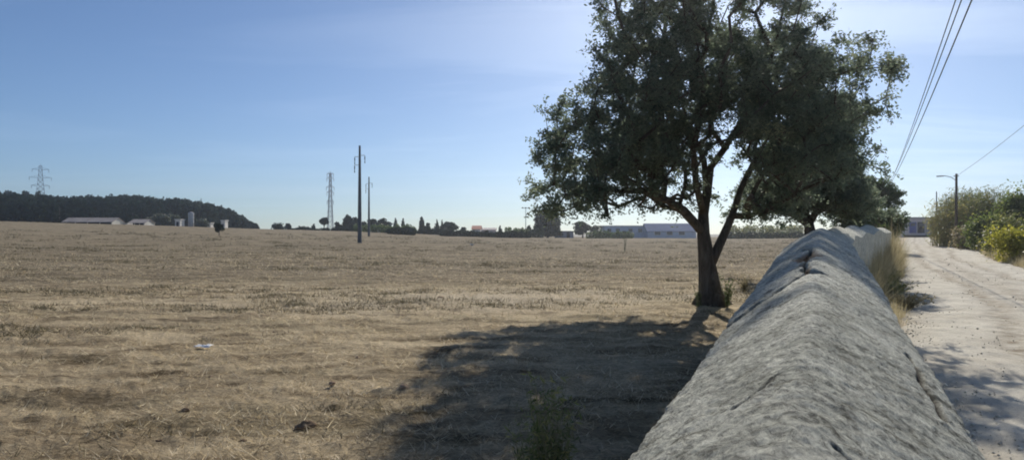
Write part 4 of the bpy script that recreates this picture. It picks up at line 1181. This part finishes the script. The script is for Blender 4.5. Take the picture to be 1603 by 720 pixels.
# thin cirrus on a high flat layer: project the direction onto a plane
mx = nt.nodes.new('ShaderNodeMath'); mx.operation = 'MAXIMUM'; mx.inputs[1].default_value = .02; nt.links.new(sp.outputs['Z'], mx.inputs[0])
ad = nt.nodes.new('ShaderNodeMath'); ad.operation = 'ADD'; ad.inputs[1].default_value = .06; nt.links.new(mx.outputs[0], ad.inputs[0])
dv = nt.nodes.new('ShaderNodeVectorMath'); dv.operation = 'DIVIDE'; nt.links.new(tc.outputs['Generated'], dv.inputs[0])
cb = nt.nodes.new('ShaderNodeCombineXYZ'); 
for i in range(3): nt.links.new(ad.outputs[0], cb.inputs[i])
nt.links.new(cb.outputs[0], dv.inputs[1])
mp = nt.nodes.new('ShaderNodeMapping'); mp.inputs['Scale'].default_value = (.32, .95, 0); mp.inputs['Location'].default_value = (1.3, .4, 0); nt.links.new(dv.outputs[0], mp.inputs[0])
nz = nt.nodes.new('ShaderNodeTexNoise'); nz.inputs['Scale'].default_value = 1.0; nz.inputs['Detail'].default_value = 7; nz.inputs['Roughness'].default_value = .55; nz.inputs['Distortion'].default_value = .6
nt.links.new(mp.outputs[0], nz.inputs['Vector'])
cr = nt.nodes.new('ShaderNodeValToRGB'); cr.color_ramp.elements[0].position = .49; cr.color_ramp.elements[1].position = .64; nt.links.new(nz.outputs['Fac'], cr.inputs[0])
# more of it to the right (west)
rt = nt.nodes.new('ShaderNodeMapRange'); rt.inputs['From Min'].default_value = -.25; rt.inputs['From Max'].default_value = .55; rt.inputs['To Min'].default_value = .06; rt.inputs['To Max'].default_value = .26
nt.links.new(sp.outputs['X'], rt.inputs['Value'])
ml = nt.nodes.new('ShaderNodeMath'); ml.operation = 'MULTIPLY'; nt.links.new(cr.outputs[0], ml.inputs[0]); nt.links.new(rt.outputs[0], ml.inputs[1])
mixn = nt.nodes.new('ShaderNodeMix'); mixn.data_type = 'RGBA'; nt.links.new(ml.outputs[0], mixn.inputs[0])
nt.links.new(sky.outputs[0], mixn.inputs[6]); mixn.inputs[7].default_value = (14, 14, 14.4, 1)
gr = nt.nodes.new('ShaderNodeMix'); gr.data_type = 'RGBA'; gr.blend_type = 'MULTIPLY'; gr.inputs[0].default_value = 1
nt.links.new(mixn.outputs[2], gr.inputs[6]); gr.inputs[7].default_value = (.86, 1.0, 1.16, 1)
nt.links.new(gr.outputs[2], bg.inputs[0])

HAZE = .00045
hz = MB(); hz.box((0, 350, 34), (2400, 1500, 74)); hm = bpy.data.materials.new('haze'); hm.use_nodes = True
hn = hm.node_tree; hn.nodes.remove(hn.nodes['Principled BSDF']); pv = hn.nodes.new('ShaderNodeVolumePrincipled')
pv.inputs['Density'].default_value = HAZE; pv.inputs['Color'].default_value = (.92, .95, 1, 1); pv.inputs['Anisotropy'].default_value = .84
hn.links.new(pv.outputs[0], hn.nodes['Material Output'].inputs['Volume'])
tag(hz.build('haze', hm), 'thin pale summer haze in the air over the field', 'haze', None, 'stuff')

sl = bpy.data.lights.new('sun', 'SUN'); sl.energy = 5.0; sl.angle = R(.55); sl.color = (1, .93, .82)
so = bpy.data.objects.new('sun', sl); COL.objects.link(so)
d = Vector((math.sin(SUN_AZ) * math.cos(SUN_EL), math.cos(SUN_AZ) * math.cos(SUN_EL), math.sin(SUN_EL)))
so.rotation_euler = d.to_track_quat('Z', 'Y').to_euler(); so.location = (0, 0, 30)

cam = bpy.data.cameras.new('camera'); co = bpy.data.objects.new('camera', cam); COL.objects.link(co)
cam.sensor_width = 36; cam.lens = 36 * F / 1603; cam.clip_start = .05; cam.clip_end = 8000
co.location = (0, 0, EYE); co.rotation_euler = (R(90) + math.atan((HZ - 360) / F), 0, 0)
S.camera = co
S.view_settings.view_transform = 'Standard'; S.view_settings.look = 'None'; S.view_settings.gamma = 1
S.view_settings.exposure = .02
S.cycles.filter_width = 1.9
